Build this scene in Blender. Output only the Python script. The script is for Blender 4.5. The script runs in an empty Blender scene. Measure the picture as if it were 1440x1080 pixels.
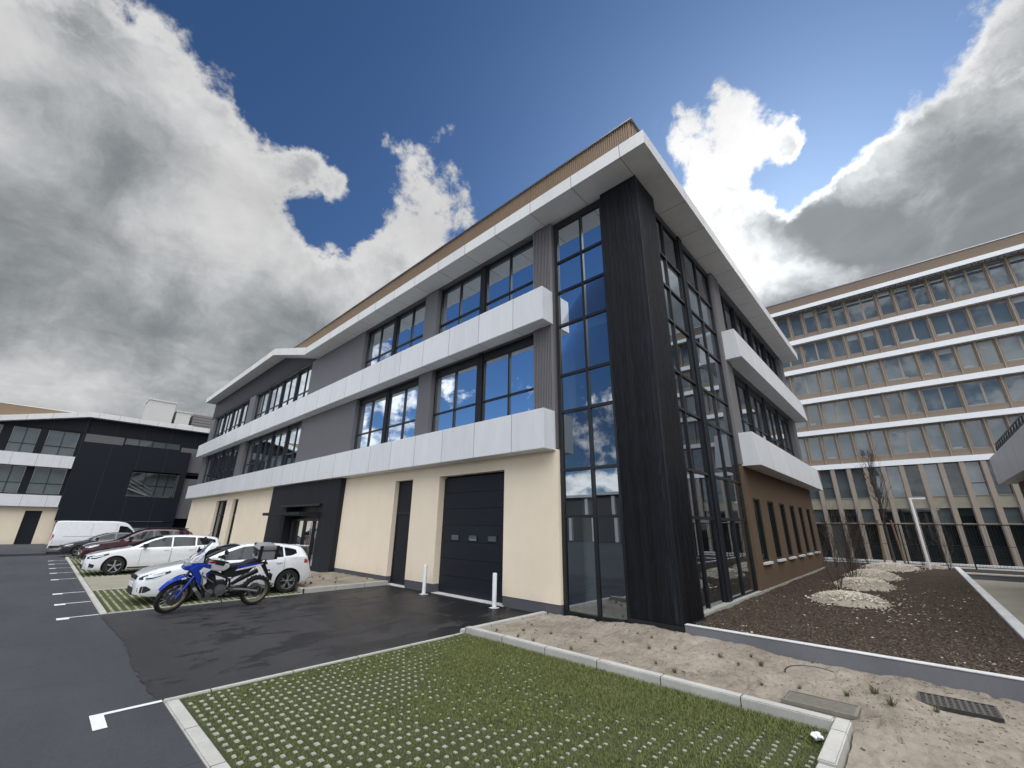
import bpy, bmesh, math, random
from mathutils import Vector, Matrix, noise
R=math.radians; PI=math.pi
random.seed(7)
sc=bpy.context.scene
COL=sc.collection
# ---------------------------------------------------------------- materials
def nmat(name):
    m=bpy.data.materials.new(name); m.use_nodes=True
    nt=m.node_tree; nt.nodes.clear()
    out=nt.nodes.new('ShaderNodeOutputMaterial')
    return m,nt,out
class NT:
    def __init__(s,nt): s.nt=nt
    def n(s,t,**k):
        x=s.nt.nodes.new('ShaderNode'+t)
        for a,b in k.items():
            if hasattr(x,a): setattr(x,a,b)
        return x
    def l(s,a,b): s.nt.links.new(a,b)
    def val(s,inp,v):
        if isinstance(v,bpy.types.NodeSocket): s.nt.links.new(v,inp)
        elif v is not None: inp.default_value=v
    def m(s,op,a,b=None,c=None,clamp=False):
        x=s.nt.nodes.new('ShaderNodeMath'); x.operation=op; x.use_clamp=clamp
        for i,v in enumerate((a,b,c)): s.val(x.inputs[i],v) if v is not None else None
        return x.outputs[0]
    def v(s,op,a,b=None,sc=None):
        x=s.nt.nodes.new('ShaderNodeVectorMath'); x.operation=op
        s.val(x.inputs[0],a)
        if b is not None: s.val(x.inputs[1],b)
        if sc is not None: s.val(x.inputs['Scale'],sc)
        return x.outputs['Value'] if op in('DOT_PRODUCT','LENGTH') else x.outputs[0]
    def noise(s,vec,scale,detail=4,rough=.55,dist=0.):
        x=s.nt.nodes.new('ShaderNodeTexNoise'); x.inputs['Scale'].default_value=scale
        x.inputs['Detail'].default_value=detail; x.inputs['Roughness'].default_value=rough
        x.inputs['Distortion'].default_value=dist
        if vec is not None: s.l(vec,x.inputs['Vector'])
        return x.outputs['Fac']
    def ramp(s,fac,stops,interp='LINEAR'):
        x=s.nt.nodes.new('ShaderNodeValToRGB'); cr=x.color_ramp; cr.interpolation=interp
        while len(cr.elements)<len(stops): cr.elements.new(.5)
        for e,(p,c) in zip(cr.elements,stops):
            e.position=p; e.color=(c if len(c)==4 else (*c,1)) if not isinstance(c,(int,float)) else (c,c,c,1)
        s.l(fac,x.inputs[0]); return x.outputs[0]
    def mix(s,fac,a,b,bt='MIX'):
        x=s.nt.nodes.new('ShaderNodeMix'); x.data_type='RGBA'; x.blend_type=bt; x.clamp_factor=True
        s.val(x.inputs[0],fac); s.val(x.inputs[6],col4(a)); s.val(x.inputs[7],col4(b)); return x.outputs[2]
    def obj(s): return s.n('TexCoord').outputs['Object']
    def bump(s,h,strength=.3,dist=.02,normal=None):
        x=s.n('Bump'); x.inputs['Strength'].default_value=strength; x.inputs['Distance'].default_value=dist
        s.l(h,x.inputs['Height'])
        if normal is not None: s.l(normal,x.inputs['Normal'])
        return x.outputs[0]
    def stretch(s,vec,sx,sy,sz): return s.v('MULTIPLY',vec,(sx,sy,sz))
def col4(c):
    if isinstance(c,tuple) and len(c)==3: return (*c,1)
    return c
def princ(N,out,base,rough=.6,metal=0.,spec=.5,normal=None,coat=0.):
    b=N.n('BsdfPrincipled'); N.val(b.inputs['Base Color'],col4(base)); N.val(b.inputs['Roughness'],rough)
    b.inputs['Metallic'].default_value=metal; b.inputs['Specular IOR Level'].default_value=spec
    b.inputs['Coat Weight'].default_value=coat; b.inputs['Coat Roughness'].default_value=.03
    if normal is not None: N.l(normal,b.inputs['Normal'])
    N.l(b.outputs[0],out.inputs[0]); return b
def simple(name,col,rough=.5,metal=0.,var=.12,scale=3.,bump=0.,bscale=60,spec=.5,coat=0.,bdist=.004):
    m,nt,out=nmat(name); N=NT(nt); o=N.obj()
    n=N.noise(o,scale,5,.6)
    c=N.mix(n,tuple(x*(1-var) for x in col),tuple(min(1,x*(1+var)) for x in col))
    nr=None
    if bump: nr=N.bump(N.noise(o,bscale,4,.6),bump,bdist)
    r=N.m('MULTIPLY_ADD',N.noise(o,scale*2.3,4,.6),.16,rough-.08)
    princ(N,out,c,r,metal,spec,nr,coat); return m
MAT={}
def mat_panel(name,col,axis,pitch,off,rough=.38,spec=.5):
    """flat metal facing panels with thin dark joints every `pitch` metres along an axis"""
    m,nt,out=nmat(name); N=NT(nt); o=N.obj()
    sep=N.n('SeparateXYZ'); N.l(o,sep.inputs[0]); u=sep.outputs[axis]
    t=N.m('FRACT',N.m('DIVIDE',N.m('SUBTRACT',u,off),pitch))
    d=N.m('MINIMUM',t,N.m('SUBTRACT',1.,t))
    line=N.m('LESS_THAN',d,.0075/pitch)
    cell=N.m('FLOOR',N.m('DIVIDE',N.m('SUBTRACT',u,off),pitch))
    wn=N.n('TexWhiteNoise'); wn.noise_dimensions='1D'; N.l(cell,wn.inputs['W'])
    tint=N.m('MULTIPLY_ADD',wn.outputs[0],.07,.965)
    dirt=N.m('MULTIPLY',N.m('MULTIPLY_ADD',N.noise(N.stretch(o,1.2,1.2,.35),2.2,6,.65),.22,.89),N.m('MULTIPLY_ADD',N.noise(N.stretch(o,7,7,.5),1.6,5,.7),.16,.92))
    cc=N.n('CombineColor'); k=N.m('MULTIPLY',tint,dirt)
    for i,x in enumerate(col): N.l(N.m('MULTIPLY',k,x),cc.inputs[i])
    c=N.mix(line,cc.outputs[0],(.07,.07,.075))
    nr=N.bump(N.noise(o,.9,2,.5),.08,.05)
    princ(N,out,c,rough,0.,spec,nr); return m
def mat_wood(name):
    m,nt,out=nmat(name); N=NT(nt); o=N.obj()
    sep=N.n('SeparateXYZ'); N.l(o,sep.inputs[0])
    u=N.m('ADD',sep.outputs[0],sep.outputs[1])
    bu=N.m('DIVIDE',u,.135); fr=N.m('FRACT',bu); ce=N.m('FLOOR',bu)
    groove=N.m('LESS_THAN',N.m('MINIMUM',fr,N.m('SUBTRACT',1.,fr)),.035)
    wn=N.n('TexWhiteNoise'); wn.noise_dimensions='1D'; N.l(ce,wn.inputs['W'])
    off=N.n('CombineXYZ'); N.l(N.m('MULTIPLY',wn.outputs[0],37.),off.inputs[2])
    v=N.v('ADD',N.stretch(o,6,6,.55),off.outputs[0])
    g=N.noise(v,2.4,7,.7,1.6)
    gf=N.noise(N.stretch(v,5,5,.8),5.,4,.6)
    k=N.m('ADD',N.m('MULTIPLY',g,.8),N.m('MULTIPLY',wn.outputs[0],.2))
    c=N.ramp(k,[(.36,(.001,.001,.0015)),(.45,(.004,.005,.008)),(.56,(.008,.010,.015)),(.66,(.022,.026,.036))])
    c=N.mix(groove,c,(.002,.002,.003))
    h=N.m('SUBTRACT',N.m('ADD',N.m('MULTIPLY',g,.8),N.m('MULTIPLY',gf,.25)),N.m('MULTIPLY',groove,.8))
    princ(N,out,c,N.m('MULTIPLY_ADD',g,-.5,.76),0.,.24,N.bump(h,1.,.016)); return m
def mat_render(name,col,stain=.12):
    m,nt,out=nmat(name); N=NT(nt); o=N.obj()
    n1=N.noise(N.stretch(o,.6,.6,.4),1.3,6,.62); n2=N.noise(o,60,3,.6)
    sep=N.n('SeparateXYZ'); N.l(o,sep.inputs[0])
    k=N.m('MULTIPLY_ADD',n1,stain*2,1-stain)
    k=N.m('MULTIPLY',k,N.m('MULTIPLY_ADD',n2,.08,.96))
    cc=N.n('CombineColor')
    for i,x in enumerate(col): N.l(N.m('MULTIPLY',k,x),cc.inputs[i])
    # splash dirt with a ragged edge along the wall foot
    foot=N.m('SUBTRACT',N.m('MULTIPLY_ADD',N.noise(N.stretch(o,3,3,.7),1.2,5,.7),.9,0.05),sep.outputs[2])
    foot=N.m('MULTIPLY',N.m('MULTIPLY',foot,1.1,clamp=True),.22)
    c=N.mix(foot,cc.outputs[0],(.16,.12,.08))
    princ(N,out,c,.88,0.,.25,N.bump(N.noise(o,110,3,.6),.25,.004)); return m
def mat_glass(name,tint,base,boost,wav=.02):
    m,nt,out=nmat(name); N=NT(nt)
    fr=N.n('Fresnel'); fr.inputs[0].default_value=1.5
    o=N.obj(); nr=N.bump(N.noise(N.stretch(o,1,1,.6),.55,1,.4),.05,wav)
    fac=N.m('MULTIPLY_ADD',fr.outputs[0],boost,base,clamp=True)
    t=N.n('BsdfTransparent'); t.inputs[0].default_value=(*tint,1)
    g=N.n('BsdfGlossy'); g.inputs['Roughness'].default_value=.0; g.inputs[0].default_value=(.86,.93,1,1); N.l(nr,g.inputs['Normal'])
    mx=N.n('MixShader'); N.l(fac,mx.inputs[0]); N.l(t.outputs[0],mx.inputs[1]); N.l(g.outputs[0],mx.inputs[2])
    N.l(mx.outputs[0],out.inputs[0]); return m
def mat_darkglass(name,base,fac0,boost,col=(.012,.014,.018)):
    m,nt,out=nmat(name); N=NT(nt)
    fr=N.n('Fresnel'); fr.inputs[0].default_value=1.45
    o=N.obj(); nr=N.bump(N.noise(o,.8,1,.4),.05,.02)
    fac=N.m('MULTIPLY_ADD',fr.outputs[0],boost,fac0,clamp=True)
    t=N.n('BsdfDiffuse'); t.inputs[0].default_value=(*col,1)
    g=N.n('BsdfGlossy'); g.inputs['Roughness'].default_value=.01; g.inputs[0].default_value=(.85,.92,1,1); N.l(nr,g.inputs['Normal'])
    mx=N.n('MixShader'); N.l(fac,mx.inputs[0]); N.l(t.outputs[0],mx.inputs[1]); N.l(g.outputs[0],mx.inputs[2])
    N.l(mx.outputs[0],out.inputs[0]); return m
def mat_asphalt(name,col,wet=0.):
    m,nt,out=nmat(name); N=NT(nt); o=N.obj()
    big=N.noise(o,.35,6,.62); ag=N.noise(o,140,2,.7); mid=N.noise(N.stretch(o,1,.35,1),1.5,6,.65)
    k=N.m('MULTIPLY',N.m('MULTIPLY_ADD',big,.55,.72),N.m('MULTIPLY_ADD',ag,.9,.55))
    k=N.m('MULTIPLY',k,N.m('MULTIPLY_ADD',mid,.3,.85))
    k=N.m('MULTIPLY',k,N.m('MULTIPLY_ADD',N.noise(o,34,4,.75),.8,.6)); k=N.m('MULTIPLY',k,N.ramp(N.noise(N.stretch(o,.5,.12,1),1.4,5,.6),[(.35,.86),(.6,1.08)]))
    cc=N.n('CombineColor')
    for i,x in enumerate(col): N.l(N.m('MULTIPLY',k,x),cc.inputs[i])
    c=cc.outputs[0]; r=.8
    cr=N.n('TexVoronoi'); cr.feature='DISTANCE_TO_EDGE'; cr.inputs['Scale'].default_value=.33; N.l(N.v('ADD',o,N.v('SCALE',N.v('SUBTRACT',N.n('TexNoise').outputs[1],(.5,.5,.5)),sc=.5)),cr.inputs['Vector']); ck=N.m('MULTIPLY',N.m('LESS_THAN',cr.outputs[0],.0022),.55); c=N.mix(ck,c,(.015,.015,.016))
    if wet:
        # damp patches: sharp ragged islands, more of them where the pad dips
        w=N.noise(N.stretch(o,1.,1.8,1),.8,12,.72,.3)
        sep=N.n('SeparateXYZ'); N.l(o,sep.inputs[0])
        gx=N.m('MULTIPLY_ADD',sep.outputs[0],.022,-.085)
        w=N.ramp(N.m('ADD',w,gx),[(.512,0.),(.535,1.)])
        c=N.mix(N.m('MULTIPLY',w,.86),c,(.009,.009,.011))
        r=N.m('MULTIPLY_ADD',w,-.34,.8)
    spk=N.n('TexVoronoi'); spk.inputs['Scale'].default_value=9; N.l(o,spk.inputs['Vector'])
    sp=N.m('LESS_THAN',spk.outputs['Distance'],.045)
    c=N.mix(N.m('MULTIPLY',sp,.5),c,(.16,.15,.14))
    princ(N,out,c,r,0.,.35,N.bump(ag,.5,.006)); return m
def mat_sand():
    m,nt,out=nmat('sand'); N=NT(nt); o=N.obj()
    a=N.noise(o,1.1,7,.65); b=N.noise(N.stretch(o,1,1.6,1),9,6,.7); g=N.noise(o,220,2,.7)
    k=N.m('ADD',N.m('MULTIPLY',a,.6),N.m('MULTIPLY',b,.4))
    c=N.ramp(k,[(.3,(.14,.118,.092)),(.45,(.27,.236,.192)),(.58,(.37,.328,.272)),(.75,(.46,.415,.35))])
    c=N.mix(N.m('MULTIPLY',g,.35),c,(.12,.095,.07))
    dk=N.ramp(N.noise(N.stretch(o,1,1.8,1),3.3,7,.72),[(.54,0.),(.66,.55)]); c=N.mix(dk,c,(.13,.105,.082))
    princ(N,out,c,.93,0.,.2,N.bump(N.m('ADD',N.m('MULTIPLY',b,.8),N.m('MULTIPLY',g,.12)),.8,.03)); return m
def mat_soil():
    m,nt,out=nmat('soil'); N=NT(nt); o=N.obj()
    a=N.noise(o,1.0,6,.6); b=N.noise(o,26,6,.75)
    c=N.ramp(b,[(.35,(.020,.014,.010)),(.5,(.062,.044,.033)),(.62,(.115,.087,.066)),(.78,(.19,.155,.12))])
    gr=N.ramp(a,[(.5,0.),(.68,1.)])
    c=N.mix(N.m('MULTIPLY',gr,.35),c,(.035,.04,.016))
    princ(N,out,c,.93,0.,.2,N.bump(b,1.,.04)); return m
def mat_conc(name,col,scale=2.,joint=None):
    m,nt,out=nmat(name); N=NT(nt); o=N.obj()
    a=N.noise(o,scale,7,.66); b=N.noise(o,45,4,.7)
    k=N.m('MULTIPLY',N.m('MULTIPLY_ADD',a,.7,.62),N.m('MULTIPLY_ADD',b,.36,.82))
    cc=N.n('CombineColor')
    for i,x in enumerate(col): N.l(N.m('MULTIPLY',k,x),cc.inputs[i])
    c=cc.outputs[0]
    if joint:
        ax,p=joint; sep=N.n('SeparateXYZ'); N.l(o,sep.inputs[0])
        t=N.m('FRACT',N.m('DIVIDE',sep.outputs[ax],p))
        ln=N.m('LESS_THAN',N.m('MINIMUM',t,N.m('SUBTRACT',1.,t)),.006/p)
        c=N.mix(ln,c,(.03,.03,.025))
    princ(N,out,c,.85,0.,.3,N.bump(b,.35,.004)); return m
def mat_green(name,a,b,rough=.7):
    m,nt,out=nmat(name); N=NT(nt); o=N.obj()
    g=N.n('NewGeometry'); rnd=N.m('ADD',N.m('MULTIPLY',g.outputs['Random Per Island'],.6),N.m('MULTIPLY',N.noise(o,1.3,4,.6),.5))
    c=N.mix(rnd,a,b)
    p=princ(N,out,c,rough,0.,.3)
    return m
def mat_stripes(name,ga,gb,cc_,pitch,w):
    """ground of a far grass-paver bay: turf between concrete ribs that run along Y"""
    m,nt,out=nmat(name); N=NT(nt); o=N.obj()
    sep=N.n('SeparateXYZ'); N.l(o,sep.inputs[0])
    wob=N.m('MULTIPLY_ADD',N.noise(o,6,4,.6),.05,-.025)
    t=N.m('FRACT',N.m('DIVIDE',N.m('ADD',sep.outputs[0],wob),pitch))
    rib=N.m('LESS_THAN',t,w)
    pt=N.ramp(N.noise(o,1.6,5,.65),[(.46,1.),(.6,.25)])
    g=N.mix(N.noise(o,30,4,.7),ga,gb)
    c=N.mix(N.m('MULTIPLY',rib,pt),g,cc_)
    princ(N,out,c,.9,0.,.2,N.bump(N.noise(o,70,3,.7),.8,.02)); return m

MAT['white_a']=mat_panel('white_panel_a',(.69,.70,.72),1,1.575,7.87)
MAT['white_b']=mat_panel('white_panel_b',(.69,.70,.72),0,1.575,9.3)
MAT['canopy_a']=mat_panel('canopy_panel_a',(.74,.74,.73),1,1.575,3.76)
MAT['canopy_b']=mat_panel('canopy_panel_b',(.74,.74,.73),0,1.575,9.3)
MAT['white_far']=simple('white_far',(.82,.83,.85),.5,var=.04)
MAT['greypanel']=mat_panel('grey_panel',(.122,.122,.128),2,60,-30,.5)
MAT['ribgrey']=simple('ribbed_grey',(.20,.19,.195),.45,.2,.08,1.)
MAT['ribbrown']=simple('ribbed_brown',(.25,.18,.118),.5,.2,.1,1.)
MAT['blackmetal']=simple('black_metal',(.012,.013,.015),.35,.2,.2,2.)
MAT['frame']=simple('frame_black',(.014,.016,.019),.32,.1,.2,2.)
MAT['darkpanel']=mat_panel('dark_panel',(.017,.018,.023),1,1.3,.2,.5,.22)
MAT['darkpanel_x']=mat_panel('dark_panel_x',(.011,.014,.020),0,2.3,.8,.5,.2)
MAT['wood']=mat_wood('charred_wood')
MAT['cream']=mat_render('cream_render',(.84,.73,.575))
MAT['brownwall']=mat_render('brown_render',(.135,.092,.060),.1)
MAT['plinth']=simple('plinth',(.085,.088,.1),.8,0,.15,2,.3,60)
MAT['glass']=mat_glass('clear_glass',(.50,.56,.57),.28,1.0)
MAT['spandrel']=mat_darkglass('spandrel_glass',None,.14,.8,(.014,.016,.024))
MAT['carglass']=mat_darkglass('car_glass',None,.02,.42,(.010,.012,.014))
MAT['farglass']=mat_darkglass('far_glass',None,.06,.6,(.085,.105,.112))
MAT['farglassdark']=mat_darkglass('far_glass_dark',None,.04,.35,(.010,.014,.015))
MAT['door']=simple('door_grey',(.015,.018,.024),.42,0,.12,1.5,spec=.22)
MAT['inside']=simple('inside_white',(.55,.56,.55),.8,0,.08,1)
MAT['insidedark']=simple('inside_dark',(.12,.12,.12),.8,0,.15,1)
MAT['slab']=simple('slab',(.32,.32,.32),.8,0,.1,1)
MAT['beige']=simple('beige_cladding',(.205,.158,.118),.6,0,.2,.5,.1,30)
MAT['beigel']=simple('beige_light',(.30,.25,.20),.65,0,.1,.8)
MAT['roofbrown']=simple('roof_brown',(.17,.125,.09),.6,.1,.1,1)
MAT['road']=mat_asphalt('road_asphalt',(.052,.056,.063))
MAT['pad']=mat_asphalt('pad_asphalt',(.037,.036,.039),1.)
MAT['paint']=simple('road_paint',(.72,.73,.74),.7,0,.18,14,.3,80)
MAT['sand']=mat_sand(); MAT['soil']=mat_soil()
MAT['kerb']=mat_conc('kerb_concrete',(.46,.45,.42),1.5,(1,1.0))
MAT['kerbx']=mat_conc('kerb_concrete_x',(.46,.45,.42),1.5,(0,1.0))
MAT['conc']=mat_conc('concrete',(.36,.35,.32))
MAT['concdot']=mat_conc('paver_concrete',(.34,.335,.29),6)
MAT['coping']=mat_conc('coping',(.62,.62,.61),1.2)
MAT['wallgrey']=mat_conc('wall_grey',(.16,.165,.18),1.)
MAT['pavebeige']=mat_conc('pave_beige',(.30,.28,.22),.8)
MAT['grass']=mat_green('grass_blades',(.085,.105,.026),(.20,.215,.075))
MAT['tuft']=mat_green('tuft_blades',(.06,.075,.03),(.16,.15,.06))
MAT['grassbase']=simple('grass_base',(.045,.060,.018),.95,0,.5,9,.8,60,bdist=.02)
MAT['stripe']=mat_stripes('paver_stripes',(.045,.06,.018),(.10,.12,.04),(.34,.32,.26),.15,.34)
MAT['chips']=mat_green('wood_chips',(.36,.31,.24),(.78,.72,.62))
MAT['chipdark']=mat_green('bark_bits',(.020,.013,.009),(.16,.12,.085))
MAT['bark']=simple('bark',(.075,.055,.042),.9,0,.35,12,.6,50)
MAT['stake']=simple('stake_wood',(.17,.105,.06),.85,0,.25,8,.4,40)
MAT['twig']=simple('twig',(.05,.036,.03),.9,0,.3,5)
MAT['whitepaint']=simple('white_powdercoat',(.78,.79,.81),.42,0,.05,3)
MAT['carwhite']=simple('car_white',(.78,.80,.83),.28,0,.03,2,coat=1.)
MAT['cardark']=simple('car_dark',(.030,.032,.038),.25,.3,.05,2,coat=1.)
MAT['carred']=simple('car_red',(.050,.005,.009),.25,.3,.05,2,coat=1.)
MAT['plastic']=simple('black_plastic',(.012,.012,.013),.55,0,.1,5)
MAT['rubber']=simple('rubber',(.014,.014,.015),.85,0,.15,8)
MAT['alloy']=simple('alloy',(.55,.56,.58),.25,.9,.05,5)
MAT['lamp']=simple('lamp_lens',(.55,.6,.65),.08,.1,.3,30,coat=1.)
MAT['redlamp']=simple('red_lens',(.35,.008,.012),.15,0,.2,20,coat=1.)
MAT['bikeblue']=simple('bike_blue',(.006,.04,.38),.25,0,.06,4,coat=1.)
MAT['bikewhite']=simple('bike_white',(.75,.76,.78),.25,0,.05,4,coat=1.)
MAT['bikered']=simple('bike_red',(.38,.012,.03),.3,0,.05,4,coat=1.)
MAT['gold']=simple('gold_rim',(.30,.26,.17),.4,.8,.1,5)
MAT['engine']=simple('engine',(.05,.05,.053),.4,.6,.3,20,.3,60)
MAT['steel']=simple('steel',(.40,.40,.41),.3,.9,.1,8)
MAT['boxalu']=simple('topbox_alu',(.50,.51,.53),.35,.7,.08,5)
MAT['screen']=mat_glass('screen_plastic',(.75,.8,.85),.12,.9)
MAT['iron']=simple('cast_iron',(.050,.045,.045),.6,.5,.3,9,.6,50)
MAT['paper']=simple('tissue',(.82,.82,.84),.8,0,.05,5)
MAT['seat']=simple('seat_vinyl',(.018,.02,.028),.5,0,.1,5,.2,60)
# ---------------------------------------------------------------- mesh builder
class MB:
    def __init__(s): s.v=[]; s.f=[]; s.mi=[]
    def add(s,vs,fs,mi=0):
        b=len(s.v); s.v+= [tuple(p) for p in vs]
        for f in fs: s.f.append(tuple(b+i for i in f)); s.mi.append(mi)
        return s
    def box(s,x0,x1,y0,y1,z0,z1,mi=0):
        if x0>x1:x0,x1=x1,x0
        if y0>y1:y0,y1=y1,y0
        if z0>z1:z0,z1=z1,z0
        v=[(x,y,z) for z in(z0,z1) for y in(y0,y1) for x in(x0,x1)]
        return s.add(v,[(0,2,3,1),(4,5,7,6),(0,1,5,4),(2,6,7,3),(0,4,6,2),(1,3,7,5)],mi)
    def prism(s,poly,fn,a,b,mi=0):
        """poly: list of 2d points, fn(p,t)->3d ; extruded from a to b"""
        n=len(poly); v=[fn(p,a) for p in poly]+[fn(p,b) for p in poly]
        f=[tuple(range(n)),tuple(range(2*n-1,n-1,-1))]+[(i,i+n,(i+1)%n+n,(i+1)%n) for i in range(n)]
        return s.add(v,f,mi)
    def tube(s,pts,r,n=8,mi=0,cap=True):
        pts=[Vector(p) for p in pts]; m=len(pts)
        if not hasattr(r,'__len__'): r=[r]*m
        vs=[];pu=None
        for i,p in enumerate(pts):
            d=(pts[min(i+1,m-1)]-pts[max(i-1,0)]).normalized()
            if pu is None:
                pu=Vector((0,0,1)) if abs(d.z)<.9 else Vector((1,0,0))
            a=(pu-d*pu.dot(d)).normalized(); b=d.cross(a); pu=a
            for k in range(n):
                t=2*PI*k/n; vs.append(p+(a*math.cos(t)+b*math.sin(t))*r[i])
        fs=[(i*n+k,i*n+(k+1)%n,(i+1)*n+(k+1)%n,(i+1)*n+k) for i in range(m-1) for k in range(n)]
        if cap: fs+=[tuple(range(n-1,-1,-1)),tuple((m-1)*n+k for k in range(n))]
        return s.add(vs,fs,mi)
    def lathe(s,prof,c,axis='y',n=28,mi=0,closed=False):
        """prof: (radius, offset along axis)"""
        vs=[];m=len(prof)
        for k in range(n):
            t=2*PI*k/n
            for (r,h) in prof:
                a,b=r*math.cos(t),r*math.sin(t)
                vs.append((c[0]+a,c[1]+h,c[2]+b) if axis=='y' else ((c[0]+a,c[1]+b,c[2]+h) if axis=='z' else (c[0]+h,c[1]+a,c[2]+b)))
        fs=[]
        for k in range(n):
            for j in range(m if closed else m-1):
                j2=(j+1)%m
                fs.append((k*m+j,k*m+j2,((k+1)%n)*m+j2,((k+1)%n)*m+j))
        return s.add(vs,fs,mi)
    def xf(s,M,start=0):
        for i in range(start,len(s.v)): s.v[i]=tuple(M@Vector(s.v[i]))
        return s
    def build(s,name,mats,parent=None,smooth=False,bevel=0,recalc=True,loc=None):
        me=bpy.data.meshes.new(name); me.from_pydata(s.v,[],s.f)
        if not isinstance(mats,(list,tuple)): mats=[mats]
        for m in mats: me.materials.append(MAT[m])
        if len(mats)>1: me.polygons.foreach_set('material_index',s.mi)
        if recalc:
            bm=bmesh.new(); bm.from_mesh(me); bmesh.ops.recalc_face_normals(bm,faces=bm.faces)
            if bevel: bmesh.ops.bevel(bm,geom=bm.edges[:],offset=bevel,segments=2,affect='EDGES',clamp_overlap=True)
            bm.to_mesh(me); bm.free()
        if smooth:
            me.polygons.foreach_set('use_smooth',[True]*len(me.polygons))
            try: me.set_sharp_from_angle(angle=R(smooth if smooth is not True else 40))
            except Exception: pass
        o=bpy.data.objects.new(name,me); COL.objects.link(o)
        if parent: o.parent=parent
        if loc: o.location=loc
        return o
def tag(o,label=None,cat=None,group=None,kind=None):
    if label: o['label']=label
    if cat: o['category']=cat
    if group: o['group']=group
    if kind: o['kind']=kind
    return o
def empty(name,loc=(0,0,0),rz=0,label=None,cat=None,group=None):
    o=bpy.data.objects.new(name,None); COL.objects.link(o); o.location=loc; o.rotation_euler=(0,0,rz)
    o.empty_display_size=.3
    return tag(o,label,cat,group)
def children(o): return [c for c in bpy.data.objects if c.parent==o]
def copy_tree(o,parent=None,kids=None):
    c=o.copy(); COL.objects.link(c)
    if parent: c.parent=parent
    for ch in children(o):
        if ch!=c: copy_tree(ch,c)
    return c
class Fr:
    """a facade frame: u along the wall, d outward from its face, z up"""
    def __init__(s,kind,p): s.k=kind; s.p=p
    def P(s,u,d,z):
        if s.k=='A': return (s.p-d,u,z)       # faces -X
        if s.k=='B': return (u,s.p-d,z)       # faces -Y
        if s.k=='C': return (u,s.p+d,z)       # faces +Y
        if s.k=='D': return (s.p+d,u,z)       # faces +X
    def box(s,mb,u0,u1,d0,d1,z0,z1,mi=0):
        a=s.P(u0,d0,z0); b=s.P(u1,d1,z1); return mb.box(a[0],b[0],a[1],b[1],a[2],b[2],mi)
    def wall(s,mb,u0,u1,z0,z1,d0,d1,holes=(),mi=0):
        us=sorted({u0,u1,*[h[0] for h in holes],*[h[1] for h in holes]}); us=[u for u in us if u0<=u<=u1]
        zs=sorted({z0,z1,*[h[2] for h in holes],*[h[3] for h in holes]}); zs=[z for z in zs if z0<=z<=z1]
        def solid(i,j):
            if i<0 or j<0 or i>=len(us)-1 or j>=len(zs)-1: return False
            cu=(us[i]+us[i+1])/2; cz=(zs[j]+zs[j+1])/2
            return not any(h[0]<cu<h[1] and h[2]<cz<h[3] for h in holes)
        for i in range(len(us)-1):
            for j in range(len(zs)-1):
                if not solid(i,j): continue
                a,b,c,e=us[i],us[i+1],zs[j],zs[j+1]
                mb.add([s.P(a,d1,c),s.P(b,d1,c),s.P(b,d1,e),s.P(a,d1,e)],[(0,1,2,3)],mi)
                mb.add([s.P(a,d0,c),s.P(b,d0,c),s.P(b,d0,e),s.P(a,d0,e)],[(3,2,1,0)],mi)
                if not solid(i-1,j): mb.add([s.P(a,d0,c),s.P(a,d1,c),s.P(a,d1,e),s.P(a,d0,e)],[(0,1,2,3)],mi)
                if not solid(i+1,j): mb.add([s.P(b,d0,c),s.P(b,d1,c),s.P(b,d1,e),s.P(b,d0,e)],[(3,2,1,0)],mi)
                if not solid(i,j-1): mb.add([s.P(a,d0,c),s.P(b,d0,c),s.P(b,d1,c),s.P(a,d1,c)],[(0,1,2,3)],mi)
                if not solid(i,j+1): mb.add([s.P(a,d0,e),s.P(b,d0,e),s.P(b,d1,e),s.P(a,d1,e)],[(3,2,1,0)],mi)
        return mb
    def window(s,parent,u0,u1,z0,z1,us,zs,d,mats=('frame','glass'),bw=.055,outer=.07,top=None,name='window',depth=.1,spans=None):
        """frame (part) with its panes (sub-part); us/zs are the inner bar positions; spans: set of z-rows that are spandrel"""
        f=MB(); top=top or outer
        e=.001
        s.box(f,u0,u0+outer,d-depth,d,z0,z1); s.box(f,u1-outer,u1,d-depth,d,z0,z1)
        s.box(f,u0+outer,u1-outer,d-depth,d-e,z0,z0+outer); s.box(f,u0+outer,u1-outer,d-depth,d-e,z1-top,z1)
        for u in us: s.box(f,u-bw/2,u+bw/2,d-depth,d-e,z0+outer,z1-top)
        cuts=[u0+outer]+sorted(us)+[u1-outer]
        for i in range(len(cuts)-1):
            a=cuts[i]+(bw/2 if i else 0); b=cuts[i+1]-(bw/2 if i<len(cuts)-2 else 0)
            for z in zs: s.box(f,a,b,d-depth,d-.004,z-bw/2,z+bw/2)
        fo=f.build(name,mats[0],parent)
        zc=[z0+outer]+sorted(zs)+[z1-top]
        g=MB(); sp=MB()
        for i in range(len(cuts)-1):
            for j in range(len(zc)-1):
                t=sp if (spans and j in spans) else g
                # every pane sits a hair off plumb, as glazing does
                w=.0022; o1,o2,o3=[random.uniform(-w,w) for _ in range(3)]
                a,b,c,e2=cuts[i]+.01,cuts[i+1]-.01,zc[j]+.01,zc[j+1]-.01
                dd=d-depth*.5
                q=[s.P(a,dd+o1,c),s.P(b,dd+o2,c),s.P(b,dd+o3,e2),s.P(a,dd+o1+o3-o2,e2)]
                r=[s.P(a,dd+o1-.02,c),s.P(b,dd+o2-.02,c),s.P(b,dd+o3-.02,e2),s.P(a,dd+o1+o3-o2-.02,e2)]
                if t is g: t.add(q,[(0,1,2,3)])
                else: t.add(q+r,[(0,1,2,3),(7,6,5,4),(0,4,5,1),(1,5,6,2),(2,6,7,3),(3,7,4,0)])
        if g.f: g.build('pane',mats[1],fo,recalc=False)
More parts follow.
